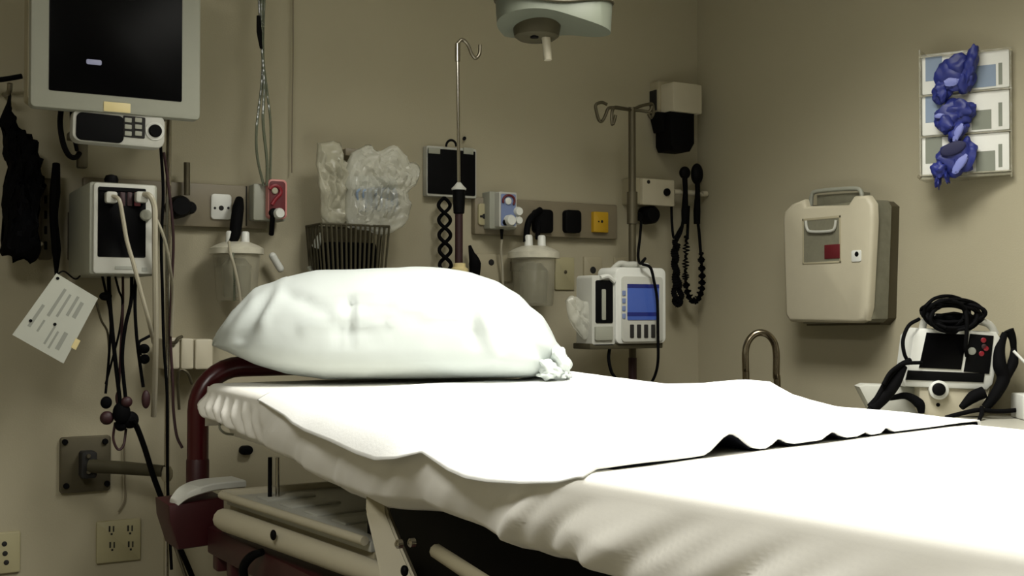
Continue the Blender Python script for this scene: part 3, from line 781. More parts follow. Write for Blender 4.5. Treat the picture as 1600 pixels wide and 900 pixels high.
b = nb(); tube(b, [((.150+.020*math.cos(3*a_+.5))*.955*math.cos(a_), (.150+.020*math.cos(3*a_+.5))*.955*math.sin(a_), .024+.012*math.cos(a_*2)) for a_ in [2*PI*i/48 for i in range(49)]], .0035, 6, 1); obj('seam', b, 'armd', t, EX)
b = nb(); lathe(b, (0, 0, .058), (0, 0, 1), [(.12, 0), (.11, .02), (.05, .035), (.03, .05)], 32); obj('top_cover', b, 'lampg', t, EX)
b = nb(); lathe(b, (-.03, 0, -.052), (0, 0, 1), [(.045, 0), (.056, .008), (.062, .04), (.062, .06)], 28); obj('lens_ring', b, 'armd', t, EX)
b = nb(); lathe(b, (-.036, -.035, -.056), (0, 0, 1), [(.010, 0), (.012, .01)], 14); obj('lens', b, 'black', t, EX)
b = nb(); tube(b, [(-.012, -.02, -.02), (-.006, -.02, -.06), (-.002, -.02, -.108)], [.012, .011, .010], 14, 2); obj('handle', b, 'pale', t, EX, label='pale cylindrical handle')
b = nb(); ex = EX.translation; tube(b, [(ex.x, ex.y, ex.z+.09), (ex.x, ex.y, RZ)], .018, 14, 1); obj('ceiling_arm', b, 'greyl', t)

# ---- drip pole mounted at the head of the bed
po = .40
t = wthing('iv_pole', 'slim chrome drip pole with a single hook rising behind the pillow', 'drip pole', 'B', 716, 430, po)
b = nb(); wtube(b, 'B', [(716, 600, po), (717, 410, po), (717, 330, po)], .0115, 12, 1); obj('lower_tube', b, 'maroon', t, label='dark lower tube')
b = nb(); wtube(b, 'B', [(717, 295, po), (716, 180, po), (715, 70, po)], .0048, 12, 1); wtube(b, 'B', [(715, 96, po), (715, 68, po)], .008, 12, 1)
obj('upper_rod', b, 'chrome', t)
b = nb(); wtube(b, 'B', [(714, 70, po), (717, 66, po), (722, 62, po), (728, 66, po), (733, 74, po), (737, 84, po), (743, 91, po), (749, 84, po), (750, 70, po)], .0052, 10, 5); obj('hook', b, 'steel', t)
p0, p1 = B(717, 335, po), B(717, 297, po)
b = nb(); lathe(b, p0, (0, 0, 1), [(.011, 0), (.016, .004), (.018, .04), (.019, p1.z-p0.z)], 18); obj('grip', b, 'black', t)
b = nb(); lathe(b, p1, (0, 0, 1), [(.021, 0), (.022, .004), (.014, .012), (.006, .022)], 18); obj('collar_cone', b, 'white', t)
p0 = B(718, 430, po); b = nb(); lathe(b, p0, (0, 0, 1), [(.026, 0), (.026, .018), (.018, .024), (.018, .034), (.01, .036)], 18); obj('base_collar', b, 'tan', t)
cz = D(716, 570, 3.0)
b = nb(); pb = B(716, 600, po); box(b, pb.x-.03, pb.x+.03, hy-.02, -po+.03, pb.z-.05, pb.z+.03, .006); obj('socket_clamp', b, 'redd', t)

# ---- tall drip pole and infusion pump
po = .21
pc = B(988, 400, po)
t = thing('iv_pole', 'tall brown-grey steel drip pole on wheels carrying the infusion pump', 'drip pole', (pc.x, pc.y, 0))
zt = B(988, 168, po).z
b = nb(); tube(b, [(pc.x, pc.y, .10), (pc.x, pc.y, B(988, 545, po).z-.03)], .0145, 14, 1); obj('lower_tube', b, 'maroon', t, label='dark red-brown lower tube')
b = nb(); tube(b, [(pc.x, pc.y, B(988, 545, po).z-.03), (pc.x, pc.y, zt)], .0125, 14, 1); obj('upper_tube', b, 'bronze', t)
for P in ([(988, 172, po), (972, 170, po), (958, 168, po), (950, 170, po+.0), (946, 180, po), (941, 189, po), (936, 188, po), (932, 175, po), (931, 164, po), (940, 160, po), (948, 163, po)],
          [(988, 172, po), (972, 169, po+.03), (960, 168, po+.06), (956, 178, po+.07), (957, 195, po+.075), (962, 180, po+.08)],
          [(988, 172, po), (1000, 166, po), (1012, 163, po), (1019, 163, po), (1021, 176, po), (1017, 184, po), (1013, 178, po)],
          [(988, 172, po), (1002, 173, po+.03), (1014, 174, po+.05), (1019, 166, po+.06)]):
    obj('hook', wtube(nb(), 'B', P, .0055, 8, 5), 'bronze', t)
b = nb(); cyl(b, (pc.x, pc.y, B(988, 350, po).z), (pc.x, pc.y, B(988, 300, po).z), .018); obj('clamp_sleeve', b, 'bronze', t)
for i in range(5):
    a = 2*PI*i/5+.3; ex_ = Vector((pc.x+.17*math.cos(a), pc.y+.17*math.sin(a), .07))
    lg = obj('leg', tube(nb(), [(pc.x, pc.y, .11), (pc.x+.08*math.cos(a), pc.y+.08*math.sin(a), .10), ex_], [.014, .012, .010], 10, 3), 'bronze', t)
    b = nb(); lathe(b, ex_+Vector((-.010*math.sin(a), .010*math.cos(a), -.04)), (math.sin(a), -math.cos(a), 0), [(.02, 0), (.03, .003), (.03, .017), (.02, .02)], 16); obj('caster', b, 'rub', lg)
t = wthing('infusion_pump', 'white infusion pump with a blue screen clamped on the tall drip pole', 'infusion pump', 'B', 985, 545, .30)
b = nb(); prr(b, 'B', 962, 418, 1041, 537, .34, .24, .02, .006); obj('main_body', b, 'white', t, label='white main module')
obj('screen_bezel', prr(nb(), 'B', 972, 432, 1036, 534, .345, .33, .012, .002), 'greyl', t)
obj('screen', prr(nb(), 'B', 981, 444, 1030, 500, .3475, .34, .003, .001), 'bscreen', t, label='lit blue screen')
b = nb(); pbox(b, 'B', 981, 444, 1030, 450, .3485, .345, 0); pbox(b, 'B', 981, 488, 1030, 494, .3485, .345, 0); obj('screen_band', b, 'bscreend', t)
for i in range(4): obj('key', prr(nb(), 'B', 985+i*11, 507, 991+i*11, 528, .3475, .34, .003, .001), 'dark', t)
for i in range(4): obj('side_key', prr(nb(), 'B', 973, 454+i*12, 978, 462+i*12, .3475, .34, .002, .001), 'grape', t)
obj('pump_module', prr(nb(), 'B', 925, 430, 962, 542, .33, .24, .012, .005), 'greyl', t, label='grey door module at the left')
obj('module_window', prr(nb(), 'B', 931, 438, 958, 505, .3325, .32, .006, .001), 'black', t)
b = nb(); prr(b, 'B', 941, 452, 947, 500, .336, .33, .003, .001); obj('tube_channel', b, 'grey', t)
obj('module_latch', prr(nb(), 'B', 931, 510, 958, 532, .338, .32, .004, .002), 'grey', t)
b = nb(); wtube(b, 'B', [(938, 434, .335), (950, 432, .335), (960, 440, .335)], .008, 8, 4); obj('top_clip', b, 'white', t)
b = nb(); pbox(b, 'B', 922, 536, 1036, 545, .33, .23, .003); obj('mount_rail', b, 'armd', t)
b = nb(); wtube(b, 'B', [(955, 421, .28), (968, 412, .27), (980, 414, .27), (992, 414, .27), (1012, 416, .27)], [.006, .010, .012, .012, .01], 10, 4); obj('carry_handle', b, 'greyl', t)
b = nb(); pb = B(988, 460, .24); box(b, pb.x-.025, pb.x+.025, -.24, -po-.013, pb.z-.05, pb.z+.05, .005); obj('pole_clamp', b, 'grey', t)
t = obj('power_cable', wtube(nb(), 'B', [(1002, 346, .12), (1000, 370, .2), (997, 400, .25), (1001, 412, .33), (1008, 404, .34), (1003, 412, .36), (1016, 418, .37), (1022, 440, .37), (1027, 470, .37), (1028, 520, .37), (1028, 565, .36), (1022, 590, .33), (1012, 604, .30)], .0048, 8), 'rub'); tag(t, 'black power cable looping in front of the infusion pump screen', 'cable')
t = obj('power_cable', wtube(nb(), 'B', [(953, 542, .31), (951, 560, .31), (955, 580, .31), (962, 592, .30), (968, 612, .29)], .0055, 8), 'rub'); tag(t, 'short black cable hanging under the left pump module', 'cable')
# small plastic drip sleeve beside the pump
t = obj('plastic_wrap', bag([(884, 470), (893, 462), (912, 470), (922, 480), (924, 515), (915, 530), (903, 520), (890, 500)], .30, .015, 12, 12, .01), 'bag', ang=30); tag(t, 'clear crinkled plastic wrapping at the left of the infusion pump', 'wrapping')

# ---- diagnostic set on the wall
t = wthing('diagnostic_wall_unit', 'cream wall unit with a round black button carrying two black instruments', 'wall unit', 'B', 1020, 322, 0)
obj('housing', prr(nb(), 'B', 990, 279, 1054, 320, .07, 0, .006, .004), 'creamd', t)
obj('front_panel', prr(nb(), 'B', 1004, 280, 1054, 321, .085, .06, .004, .003), 'cream', t)
obj('button', disc(nb(), 'B', 1044, 300, 6, .095, .08), 'black', t, label='black round button')
obj('screw', disc(nb(), 'B', 1014, 284, 3, .088, .08), 'dark', t)
b = nb(); disc(b, 'B', 1022, 335, 18, .075, .02, .8); disc(b, 'B', 1000, 338, 7, .07, .03); obj('battery_dome', b, 'black', t)
b = nb(); X0, X1, Z0, Z1 = ext('B', 1052, 296, 1104, 307, .06); 
for a, c in ((0, .2), (.36, .72), (.86, 1)):
    tube(b, [(X0+(X1-X0)*a, -.06, (Z0+Z1)/2), (X0+(X1-X0)*c, -.06, (Z0+Z1)/2)], (Z1-Z0)/2*.8, 12, 1)
tube(b, [(X0, -.055, (Z0+Z1)/2), (X1-.006, -.055, (Z0+Z1)/2)], (Z1-Z0)/2*.45, 10, 1)
obj('cradle_bar', b, 'cream', t)
INS = []
for i, (hx, lab, rr_, tpy) in enumerate(((1070, 'black otoscope with a round head and bunched coiled cord next to the cream wall unit', 9.5, 270), (1089, 'black ophthalmoscope with an oval head and wide U-shaped cord nearest the corner', 10.5, 268))):
    t = wthing('diagnostic_instrument', lab, 'medical instrument', 'B', hx, 345, .08, 'wall-hung instruments'); INS.append(t)
    b = nb(); c = B(hx, tpy+i*4, .085); e = ext('B', hx-rr_, tpy-rr_, hx+rr_, tpy+rr_, .085); r_ = (e[3]-e[2])/2
    ell(b, c, (r_*1.0, r_*.8, r_*(1.05+i*.55)), 12); obj('head', b, 'black', t)
    b = nb(); wtube(b, 'B', [(hx, tpy+8, .085), (hx+1, 300, .085), (hx, 330, .082), (hx, 350, .08)], [.010, .009, .013, .012], 12, 4); obj('handle_grip', b, 'rub', t)
def coil(bm, P, r, cr, turns):
    Q = smooth([W('B', *p) for p in P], 24); m = len(Q); out = []
    for i, p in enumerate(Q):
        T = (Q[min(i+1, m-1)]-Q[max(i-1, 0)]).normalized(); N = T.cross(Vector((0, 1, 0))).normalized(); b_ = T.cross(N)
        a = 2*PI*turns*i/(m-1); out.append(p+(N*math.cos(a)+b_*math.sin(a))*cr)
    return tube(bm, out, r, 5, 1)
b = nb(); wtube(b, 'B', [(1068, 348, .08), (1060, 362, .08), (1053, 372, .08), (1050, 350, .07), (1049, 320, .06)], .005, 8, 5)
wtube(b, 'B', [(1068, 340, .08), (1064, 362, .085), (1056, 378, .085)], .006, 8, 5)
coil(b, [(1056, 374, .085), (1053, 400, .085), (1055, 430, .085), (1054, 462, .085), (1058, 476, .085), (1064, 466, .085), (1060, 440, .085), (1056, 410, .09), (1058, 380, .095)], .0055, .0085, 60)
obj('coiled_cord', b, 'rub', INS[0])
b = nb(); wtube(b, 'B', [(1089, 340, .08), (1092, 360, .08), (1095, 398, .08)], .0055, 8, 5); wtube(b, 'B', [(1074, 372, .08), (1075, 345, .07), (1076, 322, .06)], .0055, 8, 4)
coil(b, [(1095, 396, .08), (1097, 430, .08), (1095, 455, .08), (1086, 470, .08), (1076, 460, .08), (1071, 430, .08), (1073, 370, .08)], .0055, .0095, 64)
obj('coiled_cord', b, 'rub', INS[1])
# speculum / thermometer holder above
t = wthing('wall_dispenser', 'cream wall dispenser box with a black lower part next to the corner', 'dispenser', 'B', 1063, 178, 0)
obj('housing', prr(nb(), 'B', 1029, 128, 1062, 177, .05, 0, .004, .003), 'creamd', t)
obj('front_cover', prr(nb(), 'B', 1052, 130, 1097, 176, .12, .0, .006, .004), 'cream', t)
b = nb(); X0, X1, Z0, Z1 = ext('B', 1046, 176, 1083, 236, .10); prism(b, [(X0, Z1), (X1, Z1), (X1, Z0+.03), (X1-.02, Z0), (X0+.01, Z0), (X0, Z0+.02)], -.11, -.02, .006); obj('lower_cup', b, 'black', t, label='black lower cup')
b = nb(); X0, X1, Z0, Z1 = ext('B', 1030, 175, 1047, 205, .08); prism(b, [(X0, Z1), (X1, Z1), (X1, Z0), (X0+.02, Z0)], -.08, -.02, .006); obj('side_cup', b, 'black', t)
b = nb(); pbox(b, 'B', 1025, 140, 1029, 172, .04, 0, .002); obj('mount_strip', b, 'dark', t)

# ================================================================== left side of the back wall
mo = .36
t = wthing('patient_monitor', 'large grey display with a black screen at the top left', 'monitor', 'B', 180, 177, mo)
b = nb(); prr(b, 'B', 48, -95, 314, 177, mo, mo-.035, .012, .006); obj('bezel', b, 'grey', t, label='light grey bezel')
X0, X1, Z0, Z1 = ext('B', 44, -95, 300, 172, mo-.03)
b = nb(); prism(b, rr(X0, X1, Z0+.005, Z1, .015), -(mo-.03), -(mo-.10), .0); obj('housing', b, 'creamd', t)
obj('screen', prr(nb(), 'B', 77, -70, 285, 150, mo+.002, mo-.01, .004, .001), 'screen', t, label='black glass screen')
obj('screen_mark', prr(nb(), 'B', 135, 93, 159, 101, mo+.0035, mo+.001, .004, .0005), 'glow', t, label='small bluish lit mark')
obj('badge', prr(nb(), 'B', 162, 160, 204, 175, mo+.002, mo-.002, .002, .0005), 'tan', t, label='small cream badge')
b = nb(); c = B(180, 60, mo-.1); tube(b, [(c.x, c.y, c.z), (c.x, -.16, c.z), (c.x-.02, -.02, c.z)], .022, 12, 3); box(b, c.x-.07, c.x+.03, -.02, 0, c.z-.06, c.z+.06, .004); obj('wall_arm', b, 'bronze', t)
b = nb(); pbox(b, 'B', 122, 165, 138, 262, .17, .14, .004); c = B(130, 170, .16); box(b, c.x-.015, c.x+.015, -(mo-.09), -.14, c.z-.02, c.z+.01, .003); box(b, c.x-.015, c.x+.015, -(mo-.08), -(mo-.10), c.z-.02, c.z+.08, .003); obj('drop_post', b, 'bronze', t)
t = wthing('control_panel', 'silver-edged black keypad with a round dial under the large display', 'control panel', 'B', 185, 228, mo)
KM = Matrix.Translation(B(185, 200, mo-.01)) @ Matrix.Rotation(math.radians(-2), 4, 'Z') @ Matrix.Rotation(math.radians(1.5), 4, 'Y')
b = nb(); prr(b, KM, 113, 174, 258, 226, .0, -.05, .02, .005); obj('casing', b, 'greyl', t, KM, label='silver casing')
obj('key_field', prr(nb(), KM, 119, 178, 194, 221, .003, -.01, .014, .001), 'black', t, KM)
obj('key_field', prr(nb(), KM, 192, 182, 227, 215, .003, -.01, .003, .001), 'dark', t, KM)
for i in range(2):
    for j in range(3): obj('key', prr(nb(), KM, 195+i*16, 184+j*10.5, 206+i*16, 191+j*10.5, .006, .002, .002, .001), 'grey', t, KM)
c = W(KM, 242, 205, 0); b = nb(); lathe(b, (c.x, .002, c.z), (0, -1, 0), [(.0165, 0), (.0165, .010), (.014, .013)], 24); obj('dial', b, 'black', t, KM, label='black round dial')
c = W(KM, 242, 205, 0); b = nb(); lathe(b, (c.x, .02, c.z), (0, -1, 0), [(.0235, 0), (.0235, .023)], 24); obj('dial_ring', b, 'white', t, KM)
b = nb(); c = B(130, 205, mo-.06); box(b, c.x-.02, c.x+.02, -(mo-.02), -.172, c.z-.01, c.z+.01, .003); obj('mount', b, 'bronze', t)
t = obj('monitor_cable', wtube(nb(), 'B', [(96, 165, .27), (94, 195, .28), (99, 225, .28), (108, 243, .26), (118, 246, .22), (124, 240, .18)], .007, 8), 'rub'); tag(t, 'black cable looping below the left corner of the large display', 'cable')
t = obj('monitor_cable', wtube(nb(), 'B', [(114, 165, .27), (112, 180, .25), (116, 215, .22), (120, 235, .20)], .005, 8), 'rub'); tag(t, 'short black cable just left of the silver keypad', 'cable')
t = obj('wall_rod', wtube(nb(), 'B', [(-20, 126, .08), (5, 124, .08), (34, 119, .10)], .007, 8, 3), 'black'); tag(t, 'thin black rod sticking in from the left edge level with the display', 'rod')

# vital signs unit
vo = .36
t = wthing('vital_signs_unit', 'grey boxy vital signs unit with plugs and a dark front window', 'medical monitor', 'B', 190, 430, vo)
X0, X1, Z0, Z1 = ext('B', 139, 286, 246, 430, vo)
XL = B(96, 355, .06).x
b = nb(); box(b, X0, X1, -vo, -.05, Z0, Z1, .008); obj('housing', b, 'grey', t)
b = nb(); box(b, X0+.005, X1-.005, -.05, 0, Z0+.05, Z1-.05, .004); obj('wall_plate', b, 'bronze', t)
b = nb(); prr(b, 'B', 146, 287, 243, 428, vo+.008, vo-.01, .008, .004); obj('front_frame', b, 'greyl', t)
obj('window', prr(nb(), 'B', 153, 293, 228, 402, vo+.010, vo, .004, .001), 'screen', t, label='dark front window')
b = nb(); pbox(b, 'B', 155, 294, 226, 299, vo+.013, vo+.008, 0); obj('slot', b, 'black', t)
for px, w_, m_ in ((192, 4, 'maroon'), (203, 4, 'maroon'), (215, 5, 'redk')): obj('socket', prr(nb(), 'B', px-w_, 300, px+w_, 322, vo+.013, vo+.008, .002), m_, t)
b = nb(); disc(b, 'B', 229, 336, 9, vo+.022, vo+.008); obj('knob', b, 'grey', t)
b = nb(); pbox(b, 'B', 180, 416, 214, 421, vo+.0095, vo+.005, 0); pbox(b, 'B', 222, 418, 230, 424, vo+.0095, vo+.005, 0); obj('lettering', b, 'ink', t)
c = B(174, 272, vo-.08); e = B(174, 285, vo-.08); b = nb(); lathe(b, (c.x, c.y, Z1-.004), (0, 0, 1), [(.014, 0), (.016, .006), (.018, .02), (.014, .03), (.004, .033)], 20); obj('top_knob', b, 'black', t)
for i, (P, r_, lab, pl) in enumerate((
  ([(174, 306, vo+.03), (186, 312, vo+.05), (192, 340, vo+.05), (198, 375, vo+.05), (208, 410, vo+.05), (220, 455, vo+.04), (232, 500, vo+.02), (240, 535, vo-.05)], .0052, 'white lead plugged in at the left of the vital signs unit', (166, 299, 184, 317)),
  ([(224, 304, vo+.03), (234, 306, vo+.05), (241, 322, vo+.05), (242, 350, vo+.05), (242, 400, vo+.03), (243, 470, vo), (243, 540, vo-.04), (242, 600, vo-.1), (240, 650, vo-.15)], .0075, 'thick pale lead plugged in at the right of the vital signs unit', (213, 299, 232, 316)))):
    t = wthing('sensor_lead', lab, 'cable', 'B', P[0][0], P[0][1], vo+.03, 'leads plugged into the vital signs unit')
    obj('plug', prr(nb(), 'B', *pl, vo+.036, vo+.0135, .006, .003), 'greyl', t)
    obj('wire', wtube(nb(), 'B', P, r_, 8), 'pale', t)
t = obj('thin_lead', wtube(nb(), 'B', [(243, 340, vo+.04), (252, 360, vo+.03), (260, 385, vo), (266, 420, vo-.05), (270, 460, vo-.12), (268, 525, vo-.16)], .004, 8), 'pale'); tag(t, 'thin pale lead crossing the slim vertical pole', 'cable')

# slim vertical pole with wall bracket
po = .17
pc = B(262, 500, po)
t = thing('utility_pole', 'slim steel pole running from above the channel to the floor at the left', 'pole', (pc.x, pc.y, 0))
pts = [B(257, 232, po), B(262, 500, po), B(268, 739, po), B(270, 900, po)]
obj('rod', tube(nb(), [(pc.x, -po, 0), (pc.x, -po, pts[0].z+.12)], .0075, 12, 1), 'chrome', t)
zz = B(267, 740, po).z
obj('collar', tube(nb(), [(pc.x, -po, zz-.02), (pc.x, -po, zz-.008), (pc.x, -po, zz+.008), (pc.x, -po, zz+.02)], [.010, .0165, .0165, .010], 14, 1), 'creamd', t)
obj('foot', lathe(nb(), (pc.x, -po, 0), (0, 0, 1), [(.09, 0), (.09, .012), (.02, .03)], 24), 'bronze', t)
b = nb(); zt_ = pts[0].z+.10; box(b, pc.x-.012, pc.x+.012, -po, 0, zt_-.012, zt_+.012, .003); obj('top_bracket', b, 'bronze', t)
t = obj('pole_cable', wtube(nb(), 'B', [(251, 228, po+.04), (255, 300, po+.03), (252, 380, po+.03), (254, 460, po+.03), (256, 540, po+.03), (261, 620, po+.03), (262, 760, po+.03), (268, 890, po+.03)], .0042, 8), 'rub'); tag(t, 'black cable running down beside the slim steel pole on its left', 'cable')
t = obj('pole_cable', wtube(nb(), 'B', [(256, 238, po+.02), (262, 280, po+.02), (268, 330, po+.02), (271, 380, po+.02), (268, 450, po+.02), (266, 520, po+.02), (270, 600, po+.03), (271, 640, po+.03), (276, 680, po+.04), (285, 700, po+.05)], .004, 8), 'maroon'); tag(t, 'dark cable curving off to the right of the slim steel pole', 'cable')
t = wthing('wall_bracket', 'square grey-green metal wall plate with four bolts and a horizontal arm', 'bracket', 'B', 133, 770, 0)
obj('plate', prr(nb(), 'B', 94, 682, 173, 769, .014, 0, .008, .002), 'bronze', t)
for q in ((102, 691), (165, 690), (104, 760), (168, 756)): obj('bolt', disc(nb(), 'B', q[0], q[1], 4.5, .022, .012), 'black', t)
b = nb(); prr(b, 'B', 127, 706, 152, 748, .055, .01, .008, .004); obj('hinge', b, 'dark', t)
for q in ((139, 713), (139, 738)): obj('hinge_pin', disc(nb(), 'B', q[0], q[1], 3.5, .062, .052), 'steel', t)
a_, c_ = B(140, 728, .05), B(258, 735, po-.012); b = nb()
tube(b, [a_, (a_+c_)/2, (pc.x-.01, -po+.0, c_.z)], [.019, .018, .016], 12, 1); obj('arm', b, 'armd', t)

t = obj('wall_port', prr(nb(), 'B', 376, 697, 396, 711, .02, 0, .02, .003), 'black'); tag(t, 'small black oval port on the wall seen under the head of the mattress', 'port')
# cream three-section holder
t = wthing('glove_holder', 'cream three-section plastic holder on the wall left of the red handle', 'holder', 'B', 293, 578, .10)
obj('back', pbox(nb(), 'B', 256, 532, 334, 576, .04, 0, .003), 'creamd', t)
for i, (a_, c_) in enumerate(((255, 281), (283, 303), (305, 333))): obj('section', prr(nb(), 'B', a_, 528+i, c_, 577, .11, .038, .006, .004), 'cream', t)
b = nb(); wtube(b, 'B', [(266, 536, .115), (274, 535, .12), (278, 529, .12), (284, 526, .11)], .005, 8, 4); obj('clip', b, 'bronze', t)
t = obj('pull_cord', wtube(nb(), 'B', [(280, 640, .10), (278, 600, .11), (280, 580, .12), (286, 578, .12), (294, 584, .12), (300, 600, .11)], .004, 8), 'bronze'); tag(t, 'looped cord hanging under the cream holder', 'cord')

# leads hanging under the vital signs unit
def lead(lab, P, r_, m_, bulbs, g='hanging leads'):
    t = wthing('hanging_lead', lab, 'cable', 'B', *P[0], g)
    obj('wire', wtube(nb(), 'B', P, r_, 7), m_, t)
    for (x_, y_, off, rx_, rz_, mm) in bulbs:
        c = B(x_, y_, off); k = 2.95/FPX
        obj('connector', ell(nb(), c, (rx_*k, rx_*k*.8, rz_*k), 10), mm, t)
L_ = .22
lead('black lead ending in two stacked balls, leftmost of the hanging leads', [(160, 432, L_), (166, 460, L_+.02), (173, 500, L_+.03), (170, 560, L_+.02), (165, 615, L_+.02)], .0035, 'rub', ((166, 629, L_+.02, 9, 10, 'rub'), (167, 653, L_+.02, 11, 11, 'maroon')))
lead('thick black lead with a knotted clip near its top under the grey unit', [(170, 432, L_), (171, 460, L_+.05), (174, 500, L_+.05), (180, 560, L_+.04), (188, 630, L_+.03)], .0055, 'rub', ((165, 463, L_+.05, 10, 7, 'rub'), (190, 645, L_+.03, 14, 18, 'rub')))
lead('black lead crossing from right to left in the middle of the bunch', [(206, 432, L_), (205, 470, L_+.04), (196, 510, L_+.05), (191, 560, L_+.05), (196, 620, L_+.04)], .005, 'rub', ((198, 628, L_+.04, 9, 9, 'maroon'),))
lead('thin black lead running straight down the middle of the bunch', [(192, 432, L_), (192, 480, L_+.03), (189, 540, L_+.03), (186, 600, L_+.02), (184, 628, L_+.02)], .0035, 'maroon', ((185, 622, L_+.02, 5, 12, 'maroon'),))
lead('thin black lead with a small bend near its top', [(180, 432, L_), (186, 455, L_+.03), (191, 470, L_+.03), (188, 510, L_+.02), (176, 560, L_+.02), (165, 600, L_+.01)], .003, 'rub', ())
lead('black lead with a long maroon teardrop end, rightmost of the hanging leads', [(212, 432, L_), (211, 480, L_+.04), (214, 530, L_+.04), (219, 570, L_+.04), (224, 605, L_+.04)], .0045, 'rub', ((228, 624, L_+.04, 7, 15, 'maroon'),))
lead('short lead carrying two black round clips beside the pale lead', [(240, 522, L_+.02), (228, 528, L_+.04), (217, 536, L_+.05), (220, 555, L_+.05)], .004, 'rub', ((225, 545, L_+.06, 9, 8, 'rub'), (226, 561, L_+.06, 8, 8, 'rub')))
lead('brown thin lead hanging from the corner of the laminated card', [(150, 470, .26), (158, 500, .25), (168, 520, .24), (171, 560, .24)], .003, 'bronze', ())
lead('dark heap of connectors with a loop of wire below the bunch', [(180, 660, L_), (177, 685, L_+.01), (184, 702, L_+.01), (193, 696, L_+.01), (197, 670, L_)], .0035, 'maroon', ((203, 656, L_+.02, 14, 14, 'rub'), (189, 664, L_+.02, 10, 10, 'rub')))
t = obj('hanging_cable', wtube(nb(), 'B', [(206, 655, .26), (214, 668, .24), (226, 700, .23), (240, 745, .23), (256, 788, .23), (278, 848, .22), (302, 905, .20), (330, 980, .15)], .0075, 8), 'rub'); tag(t, 'thick black cord slanting down from the connector heap past the red corner', 'cord')
t = obj('hanging_cable', wtube(nb(), 'B', [(256, 800, .215), (270, 842, .205), (290, 900, .185), (320, 985, .13)], .005, 8), 'steel'); tag(t, 'thin grey cord alongside the slanting black cord', 'cord')
t = obj('wall_seam_wire', wtube(nb(), 'B', [(194, 690, .01), (195, 740, .01), (195, 780, .01), (185, 800, .01)], .0025, 6), 'trough'); tag(t, 'thin wire on the wall above the four-socket plate', 'wire')

# laminated card
Q = [B(88, 427, .33), B(153, 466, .33), B(99, 568, .31), B(19, 523, .31)]
def cardquad(bm, a, c, b_, d, th, lift=0):
    """bilinear patch inside the card, from (a,b_) to (c,d) in card coordinates"""
    def p(u, v, k): 
        q = (Q[0]*(1-u)+Q[1]*u)*(1-v)+(Q[3]*(1-u)+Q[2]*u)*v; return q+Vector((0, -1, 0))*k
    V = [bm.verts.new(p(u, v, k)) for k in (lift, lift+th) for u, v in ((a, b_), (c, b_), (c, d), (a, d))]
    for f in ((0, 1, 2, 3), (4, 5, 6, 7), (0, 1, 5, 4), (1, 2, 6, 5), (2, 3, 7, 6), (3, 0, 4, 7)): bm.faces.new([V[i] for i in f])
    return bm
t = thing('instruction_card', 'tilted pale laminated card hanging below the vital signs unit', 'card', Q[2])
obj('sheet', cardquad(nb(), 0, 1, 0, 1, .002), 'paper', t)
b = nb()
for a, c, b_, d in ((.30, .36, .12, .55), (.45, .50, .15, .5), (.60, .66, .12, .42), (.72, .80, .16, .40), (.12, .18, .45, .8), (.30, .34, .62, .8), (.52, .56, .62, .90), (.62, .66, .66, .92), (.74, .82, .62, .88)): cardquad(b, a, c, b_, d, .0004, .002)
obj('printed_lines', b, 'ink', t)
for u, v in ((.12, .72), (.52, .60), (.08, .05)):
    q = (Q[0]*(1-u)+Q[1]*u)*(1-v)+(Q[3]*(1-u)+Q[2]*u)*v; obj('hole', lathe(nb(), q+Vector((0, -.0015, 0)), (0, -1, 0), [(.004, 0), (.004, .0015)], 14), 'black', t)
b = nb(); cardquad(b, .98, 1.08, .62, .76, .003, .0); obj('tab', b, 'tan', t)
t = obj('card_lanyard', wtube(nb(), 'B', [(88, 430, .33), (100, 424, .30), (118, 436, .24), (130, 425, .2)], .0022, 6), 'black'); tag(t, 'short black string holding the laminated card', 'string')

# dark bundle at the far left
t = wthing('fabric_bundle', 'large black fabric bundle hanging on the wall at the far left edge', 'fabric bundle', 'B', 35, 405, .1)
pts = [(12, 150), (22, 185), (45, 215), (62, 245), (66, 290), (60, 340), (62, 400), (30, 405), (5, 398), (4, 330), (10, 260), (4, 200)]
obj('folded_cloth', bag(pts, .12, .07, 21, 16, .05), 'cloth', t)
b = nb(); c = B(14, 150, .1); tube(b, [(c.x, 0, c.z+.02), (c.x, -.10, c.z+.01), (c.x, -.12, c.z+.03)], .007, 8, 3); obj('wall_hook', b, 'steel', t)
t = wthing('slotted_rack', 'narrow dark grey slotted strip between the black bundle and the grey unit', 'rack', 'B', 74, 408, .04)
obj('strip', pbox(nb(), 'B', 64, 278, 82, 405, .05, 0, .003), 'bronze', t)
for i in range(4): obj('slot', prr(nb(), 'B', 69, 305+i*24, 74, 318+i*24, .0515, .045, .002), 'black', t)
obj('stud', disc(nb(), 'B', 64, 381, 4, .065, .045), 'steel', t)
t = obj('black_strap', wtube(nb(), 'B', [(88, 256, .08), (86, 300, .10), (84, 340, .10), (88, 390, .10), (88, 430, .08)], [.010, .014, .011, .012, .004], 8, 6), 'rub'); tag(t, 'black strap hanging just left of the grey vital signs unit', 'strap')

